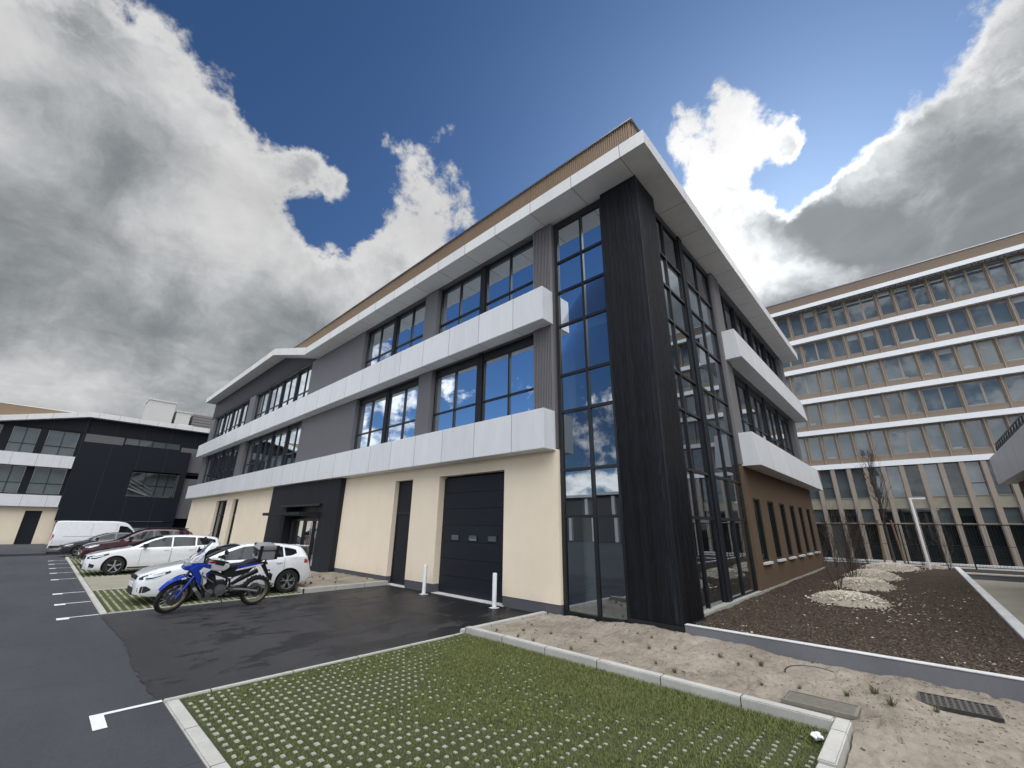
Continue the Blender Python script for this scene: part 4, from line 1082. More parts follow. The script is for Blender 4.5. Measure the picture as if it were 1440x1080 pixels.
HATCH=dict(L=4.36,W=.905,r=.325,ax=(.93,3.60),paint='carwhite',rim=5,hz=.88,hm='carwhite',mm='plastic',pl=.42,gr=(.60,.70,.24,.40),
  top=[(0,.50),(.03,.66),(.14,.745),(.45,.86),(.95,.955),(1.28,1.02),(1.75,1.24),(2.15,1.385),(2.55,1.44),(3.1,1.435),(3.6,1.385),(3.98,1.31),(4.10,1.20),(4.26,.98),(4.33,.80),(4.36,.50)],
  sh=[(0,.46),(.2,.70),(.8,.84),(1.3,.93),(2.5,.965),(3.7,1.02),(4.1,1.0),(4.36,.48)],
  plan=[(0,.42),(.025,.60),(.08,.76),(.2,.875),(.5,.965),(1,1.),(3.4,1.),(4.0,.965),(4.25,.90),(4.36,.78)],
  yr=[(0,.55),(.3,.78),(1.2,.80),(1.5,.79),(2.2,.69),(3.2,.68),(3.9,.62),(4.2,.66),(4.36,.6)],
  bot=[(0,.26),(.3,.20),(1.,.17),(3.4,.18),(4.1,.26),(4.36,.36)],
  sidewin=[[(1.52,1.0,1.02),(1.9,1.0,1.215),(2.3,1.0,1.345),(2.56,1.01,1.36)],[(2.62,1.01,1.36),(3.0,1.02,1.355),(3.38,1.03,1.315)],[(3.43,1.05,1.30),(3.62,1.06,1.27),(3.80,1.12,1.22)]],
  ws=(1.33,2.2),rw=(4.0,4.2),doors=[(1.62,2.6,.27,.99),(2.61,3.42,.30,1.0)],mir=(1.66,.99),
  hl=[[(.12,.645,.685),(.30,.665,.72),(.52,.72,.77)],[(.14,.60,.612),(.40,.625,.638),(.46,.66,.675)]],hlt=[[(.05,.60,.70),(.30,.635,.765),(.62,.755,.825)]],
  tl=[[(4.02,.84,.95),(4.2,.82,.96),(4.30,.80,.92)]],blk=[[(.05,.33,.42),(.12,.30,.46),(.20,.31,.46),(.30,.36,.39)]])
ESTATE=dict(HATCH); ESTATE.update(L=4.58,ax=(.88,3.61),rim=50,r=.33,pl=.40,gr=(.58,.72,.24,.36),
  top=[(0,.52),(.03,.68),(.14,.755),(.5,.86),(1.0,.95),(1.28,1.01),(1.8,1.27),(2.2,1.41),(2.7,1.465),(3.4,1.455),(4.0,1.40),(4.25,1.34),(4.36,1.2),(4.48,.98),(4.55,.8),(4.58,.5)],
  sh=[(0,.46),(.2,.70),(.8,.84),(1.3,.92),(2.5,.965),(3.9,1.0),(4.3,1.0),(4.58,.48)],
  plan=[(0,.42),(.025,.60),(.08,.76),(.2,.875),(.5,.965),(1,1.),(3.6,1.),(4.2,.965),(4.48,.90),(4.58,.78)],
  yr=[(0,.55),(.3,.78),(1.2,.80),(1.5,.79),(2.2,.69),(3.6,.68),(4.2,.64),(4.45,.66),(4.58,.6)],
  bot=[(0,.24),(.3,.19),(1.,.17),(3.5,.18),(4.3,.26),(4.58,.36)],
  sidewin=[[(1.5,.99,1.01),(1.9,.99,1.235),(2.3,1.0,1.37),(2.56,1.0,1.385)],[(2.61,1.0,1.385),(3.0,1.01,1.385),(3.40,1.02,1.36)],[(3.46,1.03,1.355),(3.9,1.05,1.32),(4.17,1.14,1.25)]],
  ws=(1.33,2.25),rw=(4.28,4.44),doors=[(1.6,2.58,.27,.98),(2.6,3.44,.30,1.0)],
  hl=[[(.12,.645,.675),(.30,.655,.70),(.50,.71,.755)]],hlt=[[(.06,.61,.71),(.30,.61,.77),(.64,.75,.825)]],
  tl=[[(4.2,.84,.96),(4.4,.82,.97),(4.5,.80,.92)]],blk=[[(.06,.28,.44),(.16,.26,.45),(.30,.30,.40)]])
SUV=dict(ESTATE); SUV.update(paint='carred',L=4.45,W=.92,r=.35,ax=(.90,3.58),rim=5,pl=.45,gr=(.68,.86,.28,.45),hm='carred',
  top=[(0,.60),(.03,.80),(.14,.90),(.5,1.0),(1.0,1.08),(1.25,1.14),(1.75,1.42),(2.1,1.58),(2.6,1.64),(3.4,1.63),(3.95,1.57),(4.15,1.48),(4.28,1.3),(4.4,1.05),(4.43,.85),(4.45,.55)],
  sh=[(0,.55),(.2,.84),(.8,.98),(1.3,1.05),(2.5,1.10),(3.7,1.16),(4.2,1.12),(4.45,.52)],
  bot=[(0,.32),(.3,.25),(1.,.22),(3.5,.23),(4.2,.3),(4.45,.42)],
  plan=[(0,.44),(.025,.62),(.08,.78),(.2,.89),(.5,.97),(1,1.),(3.5,1.),(4.1,.965),(4.35,.90),(4.45,.8)],
  yr=[(0,.55),(.3,.78),(1.2,.80),(1.5,.79),(2.2,.71),(3.6,.69),(4.1,.65),(4.3,.68),(4.45,.6)],
  sidewin=[[(1.5,1.13,1.16),(1.85,1.13,1.38),(2.2,1.14,1.53),(2.5,1.14,1.55)],[(2.56,1.14,1.55),(3.0,1.15,1.55),(3.30,1.17,1.53)],[(3.36,1.18,1.52),(3.7,1.21,1.49),(3.95,1.28,1.42)]],
  ws=(1.30,2.12),rw=(4.12,4.3),doors=[(1.6,2.55,.35,1.12),(2.57,3.35,.38,1.14)],mir=(1.62,1.12),hz=1.02,
  hl=[[(.10,.78,.86),(.30,.79,.90),(.55,.88,.95)]],hlt=[[(.06,.75,.88),(.30,.76,.93),(.60,.88,.98)]],
  tl=[[(4.05,.98,1.1),(4.25,.95,1.12),(4.35,.92,1.05)]],blk=[[(.06,.36,.5),(.16,.34,.5),(.30,.38,.46)]])
DARK=dict(HATCH); DARK.update(paint='cardark',L=4.15,ax=(.86,3.40),rim=5,hm='cardark',
  top=[(0,.50),(.03,.66),(.14,.74),(.45,.85),(.9,.95),(1.15,1.02),(1.65,1.27),(2.0,1.39),(2.45,1.44),(3.0,1.43),(3.5,1.38),(3.8,1.31),(3.93,1.20),(4.06,.98),(4.12,.80),(4.15,.50)],
  sh=[(0,.46),(.2,.70),(.8,.84),(1.3,.93),(2.5,.98),(3.5,1.03),(3.9,1.0),(4.15,.48)],
  plan=[(0,.42),(.025,.60),(.08,.76),(.2,.875),(.5,.965),(1,1.),(3.2,1.),(3.8,.965),(4.05,.90),(4.15,.78)],
  yr=[(0,.55),(.3,.78),(1.2,.80),(1.5,.77),(2.1,.69),(3.0,.68),(3.7,.62),(4.0,.66),(4.15,.6)],
  bot=[(0,.24),(.3,.20),(1.,.17),(3.2,.18),(3.9,.26),(4.15,.36)],
  sidewin=[[(1.4,1.0,1.02),(1.75,1.0,1.22),(2.1,1.0,1.34),(2.4,1.01,1.36)],[(2.46,1.01,1.36),(2.8,1.02,1.355),(3.15,1.04,1.32)]],
  ws=(1.2,2.05),rw=(3.85,4.0),doors=[(1.5,2.43,.27,.99),(2.45,3.2,.30,1.0)],mir=(1.52,.99),
  tl=[[(3.85,.84,.95),(4.0,.82,.96),(4.10,.80,.92)]])
VAN=dict(HATCH); VAN.update(paint='carwhite',L=5.55,W=.99,r=.335,ax=(1.0,4.35),rim=50,rimmat='steel',pl=.45,gr=(.72,.90,.30,.5),hm='plastic',
  top=[(0,.62),(.03,.88),(.14,1.0),(.5,1.14),(.8,1.24),(.95,1.32),(1.35,1.80),(1.6,2.06),(1.95,2.20),(2.6,2.26),(5.0,2.26),(5.42,2.22),(5.5,2.05),(5.53,1.0),(5.55,.55)],
  sh=[(0,.58),(.2,.93),(.8,1.12),(1.3,1.18),(2.5,1.25),(5.4,1.25),(5.55,.5)],
  plan=[(0,.66),(.07,.80),(.2,.89),(.5,.96),(1,1.),(5.2,1.),(5.5,.985),(5.55,.97)],
  yr=[(0,.6),(.3,.80),(.9,.86),(1.3,.86),(1.9,.83),(2.5,.84),(5.4,.84),(5.55,.83)],
  bot=[(0,.30),(.3,.25),(1.,.24),(4.4,.28),(5.3,.32),(5.55,.42)],
  sidewin=[[(1.05,1.24,1.30),(1.35,1.24,1.62),(1.65,1.24,1.86),(1.95,1.26,1.92),(2.1,1.28,1.92)]],
  ws=(.98,1.72),rw=None,doors=[(1.15,2.2,.45,1.22),(2.25,3.55,.45,2.1)],mir=(1.18,1.2),hz=1.12,
  hl=[[(.08,.84,.98),(.30,.86,1.06),(.45,.98,1.1)]],hlt=[[(.06,.81,1.0),(.30,.83,1.09),(.48,.97,1.13)]],
  tl=[[(5.40,.75,1.35),(5.50,.75,1.35)]],blk=[[(.06,.38,.6),(.20,.36,.6),(.6,.42,.55)],[(4.72,.42,.60),(5.5,.42,.60)],[(3.0,1.19,1.21),(4.95,1.19,1.21)],[(1.45,.45,.62),(3.9,.45,.62)]])
hp,_,_=car('parked_car','white hatchback parked behind the blue motorbike, closest car to the building entrance','car',(2.02,15.52,.0),HATCH)
m=MB(); m.box(4.02,4.24,-.55,.55,1.31,1.335); m.build('spoiler','carwhite',hp,bevel=.01)
ep,_,_=car('parked_car','white estate car parked between the white hatchback and the red car','car',(1.50,24.5,.0),ESTATE)
m=MB(); m.tube([(4.0,.0,1.40),(4.2,0,1.66)],.008,5); m.build('aerial','plastic',ep)
sp_,_,_=car('parked_car','dark red sport utility car with black roof rails behind the white estate','car',(1.62,29.9,.0),SUV)
for sy in (-1,1):
    m=MB(); m.tube([(2.0,sy*.56,1.58),(2.2,sy*.58,1.67),(3.7,sy*.58,1.66),(3.95,sy*.55,1.57)],.02,6); m.build('roof_rail','plastic',sp_,smooth=True)
m=MB(); m.box(2.25,4.0,-.55,.55,1.625,1.665); m.build('roof_panel','plastic',sp_,bevel=.015)
car('parked_car','dark grey small hatchback parked in front of the white van','car',(1.2,40.,gz(0,40)),DARK)
car('parked_van','long white delivery van parked along the black wall, tail towards the cream wall','van',(6.25,45.2,gz(0,45.2)),VAN,rz=PI)
# ================================================================= motorbike (built facing +X, left side +Y; turned round below)
def motorbike(loc,rz):
    t=empty('motorbike',loc,0,'blue, white and black adventure motorbike with aluminium top box on its side stand','motorbike')
    t.rotation_euler=(R(-9),0,rz); S=1.12; t.scale=(S,S,S)
    def bp(m,nm,mat,par=None,**k): return m.build(nm,mat,par or t,**k)
    RW=Vector((-.78,0,.315)); FW=Vector((.80,0,.335))
    def bwheel(c,r,wd,par,loc=None):
        m=MB(); m.lathe([(r-.065,-wd*.42),(r-.03,-wd*.5),(r-.008,-wd*.33),(r,0),(r-.008,wd*.33),(r-.03,wd*.5),(r-.065,wd*.42)],c,'y',40,closed=True)
        w_=bp(m,'wheel','rubber',par,smooth=True)
        m=MB()
        for k in range(44):
            a=2*PI*k/44; ca,sa=math.cos(a),math.sin(a); q=.5 if k%2 else -.5
            p=Vector((c[0]+ca*(r+.002),c[1]+q*wd*.35,c[2]+sa*(r+.002))); b=len(m.v); m.box(-.012,.012,-wd*.22,wd*.22,-.012,.008); m.xf(Matrix.Translation(p)@Matrix.Rotation(PI/2-a,4,'Y'),b)
        bp(m,'tread','rubber',w_)
        m=MB(); m.lathe([(r-.064,-wd*.36),(r-.085,-wd*.30),(r-.085,wd*.30),(r-.064,wd*.36)],c,'y',40,closed=True); bp(m,'rim','gold',w_,smooth=True)
        m=MB()
        for k in range(16):
            a=2*PI*k/16; a2=a+(.35 if k%2 else -.35); sd=.035 if k%4<2 else -.035
            m.tube([(c[0]+.035*math.cos(a2),c[1]+sd,c[2]+.035*math.sin(a2)),(c[0]+(r-.08)*math.cos(a),c[1],c[2]+(r-.08)*math.sin(a))],.0035,4)
        m.lathe([(0,-.07),(.045,-.07),(.035,0),(.045,.07),(0,.07)],c,'y',16); bp(m,'spokes','steel',w_)
        m=MB()
        for sd in (-.06,.06): m.lathe([(.075,sd-.003),(.14,sd-.003),(.14,sd+.003),(.075,sd+.003)],c,'y',28,closed=True)
        bp(m,'brake_disc','steel',w_); return w_
    bwheel(RW,.315,.15,t)
    # steered front end
    st=bpy.data.objects.new('front_fork',None); COL.objects.link(st); st.parent=t; st.empty_display_size=.1
    axis=Vector((-.47,0,.88)).normalized(); piv=Vector((.42,0,1.0))
    Mst=Matrix.Translation(piv)@Matrix.Rotation(R(24),4,axis)@Matrix.Translation(-piv)
    bpy.data.objects.remove(st)
    def fp(m,nm,mat,par=None,**k):
        m.xf(Mst); return bp(m,nm,mat,par,**k)
    class Sub: pass
    m=MB(); m.tube([FW+Vector((-.0,.10,0)),FW+Vector((-.24,.10,.45))],.030,10); m.tube([FW+Vector((-.0,-.10,0)),FW+Vector((-.24,-.10,.45))],.030,10)
    fk=fp(m,'front_fork','bikeblue',smooth=True)
    m=MB()
    for sy in(.1,-.1): m.tube([FW+Vector((-.22,sy,.41)),FW+Vector((-.40,sy,.76))],.026,10)
    m.box(.33,.47,-.13,.13,.94,.97); fp(m,'fork_tube','engine',fk,smooth=True)
    # front wheel in the steered frame
    r,wd=.335,.095; c=FW
    m=MB(); m.lathe([(r-.065,-wd*.42),(r-.03,-wd*.5),(r-.008,-wd*.33),(r,0),(r-.008,wd*.33),(r-.03,wd*.5),(r-.065,wd*.42)],c,'y',40,closed=True)
    w_=fp(m,'wheel','rubber',smooth=True)
    m=MB(); m.lathe([(r-.064,-wd*.36),(r-.085,-wd*.30),(r-.085,wd*.30),(r-.064,wd*.36)],c,'y',40,closed=True); fp(m,'rim','gold',w_,smooth=True)
    m=MB()
    for k in range(18):
        a=2*PI*k/18; a2=a+(.35 if k%2 else -.35); sd=.03 if k%4<2 else -.03
        m.tube([(c[0]+.03*math.cos(a2),sd,c[2]+.03*math.sin(a2)),(c[0]+(r-.08)*math.cos(a),0,c[2]+(r-.08)*math.sin(a))],.0035,4)
    m.lathe([(0,-.07),(.045,-.07),(.035,0),(.045,.07),(0,.07)],c,'y',16); fp(m,'spokes','steel',w_)
    m=MB()
    for sd in (-.062,.062): m.lathe([(.08,sd-.003),(.155,sd-.003),(.155,sd+.003),(.08,sd+.003)],c,'y',28,closed=True)
    fp(m,'brake_disc','steel',w_)
    # front mudguard: curved shell
    m=MB(); v=[];n=14
    for i in range(n+1):
        a=R(150-118*i/n); rr_=.395+.02*math.sin(i/n*PI)
        ww=.062*(1-.35*abs(i/n-.5)*2)
        x=FW.x+rr_*math.cos(a); z=FW.z+rr_*math.sin(a)
        v+=[(x,-ww,z-.035),(x,-ww*.6,z),(x,ww*.6,z),(x,ww,z-.035)]
    m.add(v,[(i*4+k,i*4+k+1,(i+1)*4+k+1,(i+1)*4+k) for i in range(n) for k in range(3)]); fp(m,'mudguard','bikeblue',smooth=True)
    m=MB(); m.box(.70,.80,-.075,.075,.70,.735); fp(m,'mudguard_stripe','bikewhite',bevel=.01)
    # handlebar, guards, mirrors
    m=MB(); m.tube([(.20,.42,1.10),(.30,.30,1.12),(.37,.12,1.08),(.37,-.12,1.08),(.30,-.30,1.12),(.20,-.42,1.10)],.013,8); hb=fp(m,'handlebar','plastic',smooth=True)
    for sy in (-1,1):
        m=MB(); m.tube([(.16,sy*.43,1.10),(.29,sy*.33,1.12)],.020,8); fp(m,'grip','rubber',hb,smooth=True)
        m=MB(); m.add([(.30,sy*.22,1.06),(.40,sy*.34,1.07),(.28,sy*.46,1.06),(.30,sy*.22,1.15),(.39,sy*.34,1.17),(.28,sy*.46,1.15),(.29,sy*.22,1.10),(.37,sy*.34,1.11),(.26,sy*.46,1.10)],[(0,1,4,3),(1,2,5,4),(0,6,7,1),(1,7,8,2),(3,4,7,6),(4,5,8,7)]); fp(m,'hand_guard','plastic',hb)
        m=MB(); m.tube([(.27,sy*.30,1.12),(.28,sy*.36,1.30)],.006,6); m.lathe([(0,-.012),(.05,-.012),(.055,0),(.05,.012),(0,.012)],(.27,sy*.39,1.33),'x',14); fp(m,'mirror','plastic',hb,smooth=True)
    # bodywork, symmetric plates extruded from side outlines
    def plate(nm,mat,poly,y0,y1,par=None,bev=.008,both=True):
        m=MB(); 
        for sy in ((1,-1) if both else (1,)):
            m.prism(poly,lambda p,t:(p[0],sy*t,p[1]),y0,y1)
        return bp(m,nm,mat,par,bevel=bev)
    plate('tank','bikewhite',[(.10,.80),(.34,.86),(.36,1.0),(.22,1.06),(.02,1.02),(-.10,.90),(-.02,.82)],.0,.145,bev=.025)
    plate('tank_panel','bikered',[(.08,.99),(.30,.985),(.36,1.02),(.20,1.05)],.05,.152,bev=.005)
    plate('side_fairing','bikeblue',[(.30,.98),(.56,.98),(.66,.88),(.52,.70),(.42,.52),(.33,.60),(.30,.80)],.12,.20,bev=.012)
    plate('side_fairing','bikewhite',[(.28,.88),(.44,.93),(.50,.86),(.40,.70),(.36,.56),(.31,.62),(.37,.80)],.202,.212,bev=.003)
    plate('nose_fairing','bikeblue',[(.42,1.02),(.72,.96),(.80,.90),(.72,.86),(.55,.84),(.42,.90)],.0,.12,bev=.02)
    m=MB(); m.box(.62,.76,-.10,.10,.92,1.06); m.xf(Matrix.Translation((0,0,0))); hl=bp(m,'headlight','lamp',bevel=.03)
    plate('windscreen_base','bikewhite',[(.44,1.0),(.68,1.0),(.62,1.12),(.46,1.20)],.03,.12,bev=.01)
    m=MB(); v=[]
    for j in range(7):
        f_=j/6; 
        for k in range(-3,4):
            y=k/3*(.15-.05*f_); x=.66-.28*f_-abs(k/3)**2*.09; z=1.05+.36*f_; v.append((x,y,z))
    m.add(v,[(j*7+k,j*7+k+1,(j+1)*7+k+1,(j+1)*7+k) for j in range(6) for k in range(6)]); bp(m,'windscreen','screen',smooth=True)
    plate('dashboard','plastic',[(.40,1.02),(.52,1.05),(.48,1.20),(.42,1.20)],.0,.09)
    plate('seat','seat',[(-.02,.92),(-.10,.85),(-.35,.85),(-.42,.90),(-.72,.95),(-.74,1.0),(-.45,.985),(-.38,.93),(-.15,.915)],.0,.12,bev=.02)
    plate('tail_panel','bikeblue',[(-.25,.84),(-.42,.87),(-.74,.93),(-.72,.96),(-.42,.92),(-.22,.88)],.10,.145)
    plate('tail_panel','bikewhite',[(-.22,.80),(-.46,.84),(-.78,.92),(-.74,.93),(-.42,.87),(-.25,.835)],.10,.15,bev=.003)
    plate('side_cover','plastic',[(.0,.80),(-.18,.86),(-.42,.84),(-.60,.88),(-.50,.74),(-.22,.66),(-.02,.68)],.04,.125)
    m=MB(); m.box(-.12,.30,-.13,.13,.30,.58); e=bp(m,'engine','engine',bevel=.03)
    m=MB(); m.lathe([(0,-.20),(.11,-.19),(.12,-.14),(.12,.14),(.11,.19),(0,.20)],(.0,0,.42),'y',24); m.lathe([(0,-.18),(.075,-.17),(.075,.17),(0,.18)],(.20,0,.38),'y',20); bp(m,'crankcase','steel',e,smooth=True)
    m=MB(); m.prism([(.08,.55),(.24,.55),(.34,.80),(.18,.82)],lambda p,t:(p[0],t,p[1]),-.10,.10); bp(m,'cylinder_block','engine',e,bevel=.01)
    m=MB(); m.prism([(-.02,.20),(.30,.22),(.46,.42),(.42,.46),(.28,.30),(-.02,.27)],lambda p,t:(p[0],t,p[1]),-.12,.12); bp(m,'skid_plate','steel',bevel=.008)
    m=MB()
    for sy in (-1,1):
        m.tube([(.40,sy*.05,.98),(.30,sy*.12,.80),(.05,sy*.13,.72),(-.15,sy*.12,.62),(-.20,sy*.11,.35)],.022,8)
        m.tube([(-.12,sy*.11,.78),(-.5,sy*.1,.84),(-.82,sy*.07,.95)],.014,8); m.tube([(-.18,sy*.11,.52),(-.62,sy*.1,.88)],.013,8)
        m.tube([(.42,sy*.04,.92),(.40,sy*.12,.60),(.28,sy*.14,.28)],.018,8)
    bp(m,'frame','plastic',smooth=True)
    m=MB()
    for sy in (-1,1):
        m.tube([(.34,sy*.12,.92),(.44,sy*.22,.84),(.42,sy*.26,.62),(.30,sy*.25,.46),(.12,sy*.16,.34)],.014,8); m.tube([(.44,sy*.23,.78),(.18,sy*.2,.60)],.013,8)
    bp(m,'crash_bar','steel',smooth=True)
    m=MB()
    for sy in (-1,1): m.tube([(-.17,sy*.10,.42),(-.50,sy*.115,.38),(-.78,sy*.115,.315)],[.035,.03,.03],8)
    bp(m,'swing_arm','steel',smooth=True)
    m=MB(); m.tube([(.30,-.08,.62),(.38,-.14,.40),(.1,-.17,.28),(-.25,-.18,.38)],.024,8); m.tube([(-.25,-.19,.40),(-.45,-.20,.52),(-.80,-.19,.70)],[.03,.05,.055],12); bp(m,'exhaust','engine',smooth=True)
    m=MB()
    for k in range(2): m.tube([(-.20,.105,.46-.1*k),(-.78,.105,.36-.09*k)],.009,6)
    m.lathe([(.06,-.004),(.10,-.004),(.10,.004),(.06,.004)],(-.78,.105,.315),'y',24,closed=True); bp(m,'chain','engine')
    m=MB()
    for sy in(-1,1): m.tube([(-.10,sy*.12,.36),(-.14,sy*.24,.33)],.014,6); m.box(-.18,-.10,sy*.18,sy*.28,.325,.345)
    m.tube([(-.16,.12,.40),(-.40,.16,.50),(-.50,.19,.54)],.012,6); bp(m,'footrest','plastic')
    m=MB(); m.tube([(-.05,.12,.28),(-.13,.30,.035)],.013,6); m.box(-.17,-.09,.26,.35,.02,.032); bp(m,'side_stand','plastic')
    # rear mudguard, plate, lamp
    m=MB(); m.prism([(-.74,.94),(-.84,.92),(-1.02,.60),(-1.05,.52),(-1.00,.56),(-.80,.84)],lambda p,t:(p[0],t,p[1]),-.05,.05); tm=bp(m,'tail_mudguard','plastic')
    m=MB(); m.box(-1.055,-1.04,-.10,.10,.52,.66); bp(m,'number_plate','plastic',tm)
    m=MB(); m.box(-.90,-.85,-.05,.05,.88,.93); bp(m,'taillight','redlamp',tm)
    for sy in (-1,1): m=MB(); m.tube([(-.92,sy*.03,.76),(-.94,sy*.15,.77)],[.008,.022],6); bp(m,'indicator','plastic',tm)
    m=MB(); m.box(-.98,-.62,-.12,.12,1.0,1.015); m.tube([(-.62,.1,.93),(-.66,.1,1.0)],.012); m.tube([(-.62,-.1,.93),(-.66,-.1,1.0)],.012);m.tube([(-.86,0,.93),(-.86,0,1.0)],.02); bp(m,'luggage_rack','plastic')
    m=MB(); m.prism([(-.60,1.02),(-1.02,1.02),(-1.04,1.22),(-.58,1.22)],lambda p,t:(p[0],t,p[1]),-.21,.21); tb=bp(m,'top_box','boxalu',bevel=.022)
    m=MB(); m.prism([(-.575,1.232),(-1.045,1.232),(-1.02,1.30),(-.96,1.345),(-.66,1.345),(-.60,1.30)],lambda p,t:(p[0],t,p[1]),-.215,.215); bp(m,'lid','boxalu',tb,bevel=.022)
    m=MB(); m.box(-1.05,-.57,-.216,.216,1.219,1.234)
    for sx in (-.63,-.99):
        for sy in (-1,1): m.box(sx-.035,sx+.035,sy*.19,sy*.222,1.03,1.34)
    bp(m,'box_trim','plastic',tb,bevel=.005)
    m=MB(); m.lathe([(0,0),(.07,0),(.075,.02),(0,.022)],(-.575,0,1.20),'x',18); m.lathe([(0,0),(.06,0),(.06,.02),(0,.022)],(-.575,.1,1.15),'x',18); bp(m,'back_pad','plastic',tb)
    return t
motorbike((3.42,13.27,.0),PI+R(2))
# ================================================================= street furniture
def bollard(x,y,label):
    t=empty('bollard',(x,y,0),0,label,'bollard','white bollards guarding the garage door')
    m=MB(); m.lathe([(0,.02),(.058,.02),(.058,.80),(.055,.825),(.045,.835),(0,.838)],(0,0,0),'z',28); m.build('post','whitepaint',t,smooth=35)
    m=MB(); m.box(-.10,.10,-.10,.10,0,.012); bp_=m.build('base_plate','whitepaint',t,bevel=.004)
    m=MB()
    for sx in(-1,1):
        for sy in(-1,1): m.lathe([(0,.028),(.012,.028),(.012,.0125),(0,.0125)],(sx*.075,sy*.075,0),'z',6)
    m.build('bolt','steel',bp_)
bollard(8.54,11.58,'white steel bollard left of the garage door, the farther one')
bollard(8.58,8.55,'white steel bollard right of the garage door, the nearer and bigger-looking one')
# covers in the sand
def quad_cover(name,label,cs,z,mat,grid=None):
    a,b,c,d=[Vector((*p,0)) for p in cs]
    t=empty(name,((a.x+c.x)/2,(a.y+c.y)/2,z),0,label,'grate' if grid else 'manhole cover')
    o=Vector(((a.x+c.x)/2,(a.y+c.y)/2,0)); ux=(b-a); uy=(d-a); n=ux.length; k=uy.length; ex=ux/n; ey=uy/k
    Mq=Matrix(((ex.x,ey.x,0,a.x-o.x),(ex.y,ey.y,0,a.y-o.y),(0,0,1,0),(0,0,0,1)))
    m=MB(); w_=.022
    for q in ((0,n,0,w_),(0,n,k-w_,k),(0,w_,w_,k-w_),(n-w_,n,w_,k-w_)): m.box(q[0],q[1],q[2],q[3],-.02,.022)
    m.xf(Mq); fr=m.build('rim_frame',mat,t)
    m=MB()
    if grid:
        m.box(w_,n-w_,w_,k-w_,-.06,-.05); m.xf(Mq); m.build('pit','plastic',t); m=MB()
        nu,nv=grid
        for i in range(1,nu): x=w_+(n-2*w_)*i/nu; m.box(x-.012,x+.012,w_,k-w_,-.02,.019)
        for i in range(1,nv): y=w_+(k-2*w_)*i/nv; m.box(w_,n-w_,y-.014,y+.014,-.02,.0175)
        m.xf(Mq); m.build('grille','iron',t)
    else:
        m.box(w_+.004,n-w_-.004,w_+.004,k-w_-.004,-.02,.012)
        i=0; y=w_+.02
        while y<k-w_-.03:
            x=w_+.02+(.018 if i%2 else 0)
            while x<n-w_-.03: m.box(x,x+.022,y,y+.010,.0125,.017); x+=.036
            y+=.022; i+=1
        m.xf(Mq); m.build('lid',mat,t)
quad_cover('manhole_cover','rectangular patterned manhole cover half sunk in sand beside the kerb corner',[(7.21,1.70),(7.22,.95),(6.80,.95),(6.79,1.70)],.030,'castsand')
quad_cover('drain_grate','black square-hole drain grate in the sand near the low grey wall',[(8.38,.46),(8.40,-.24),(7.91,-.24),(7.90,.44)],.03,'iron',(11,7))
t=empty('manhole_cover',(8.2,1.55,.018),0,'round manhole cover almost buried in the sand, only its dark edge showing','manhole cover')
m=MB(); m.lathe([(0,.004),(.33,.004),(.345,.010),(.36,.010),(.365,-.03)],(0,0,0),'z',40); m.build('lid','sand',t,smooth=30)
m=MB(); m.lathe([(.368,-.03),(.370,.012),(.382,.014),(.388,-.03)],(0,0,0),'z',40); m.build('rim','iron',t,smooth=30); t.rotation_euler=(R(2.),R(-4.5),0)
# crumpled tissue
m=MB(); rr=random.Random(4); bm=bmesh.new(); bmesh.ops.create_icosphere(bm,subdivisions=3,radius=.06)
for v in bm.verts:
    k=1+.55*noise.noise(v.co*22)+.25*noise.noise(v.co*60); v.co=Vector((v.co.x*k*1.1,v.co.y*k*.8,max(-.02,v.co.z*k*.65)))
me=bpy.data.meshes.new('crumpled_tissue'); bm.to_mesh(me); bm.free(); me.materials.append(MAT['paper']); o=bpy.data.objects.new('crumpled_tissue',me); COL.objects.link(o); o.location=(5.93,1.20,.045)
tag(o,'crumpled white paper tissue lying on the turf by the kerb corner','litter')
# lamp post
t=empty('street_lamp',(31,-.02,.2),0,'slim white lamp post with a short arm in front of the mesh fence','street lamp')
m=MB(); m.tube([(0,0,-.1),(0,0,3.44)],.062,12); m.build('pole','whitepaint',t,smooth=40)
m=MB(); m.box(-.055,.055,-.60,.06,3.40,3.48); a=m.build('arm','whitepaint',t,bevel=.01)
m=MB(); m.box(-.045,.045,-.58,-.30,3.388,3.399); m.build('lamp_lens','lamp',a)
# mesh fence
FX=33.3; t=empty('mesh_fence',(FX,-5,0),0,'black welded mesh fence across the end of the soil bed','fence')
Fi=Matrix.Translation((-FX,5,0))
def fpart(m,n,mat): o=m.build(n,mat); o.parent=t; o.matrix_parent_inverse=Fi; return o
yy=8.5; 
while yy>-24:
    m=MB(); m.box(FX-.035,FX+.035,yy-.03,yy+.03,0,2.42); fpart(m,'post','frame'); yy-=2.57
m=MB(); m.box(FX-.022,FX+.022,-24,8.5,2.33,2.38); m.box(FX-.015,FX+.015,-24,8.5,.28,.31); m.box(FX-.012,FX+.012,-24,8.5,1.3,1.325); fpart(m,'rail','frame')
m=MB(); y=8.4
while y>-20: m.box(FX-.004,FX+.004,y-.005,y+.005,.31,2.33); y-=.12
fpart(m,'mesh_panel','frame')
m=MB(); m.box(FX-.1,FX+.1,-24,8.6,-.3,.19); fpart(m,'footing','conc')
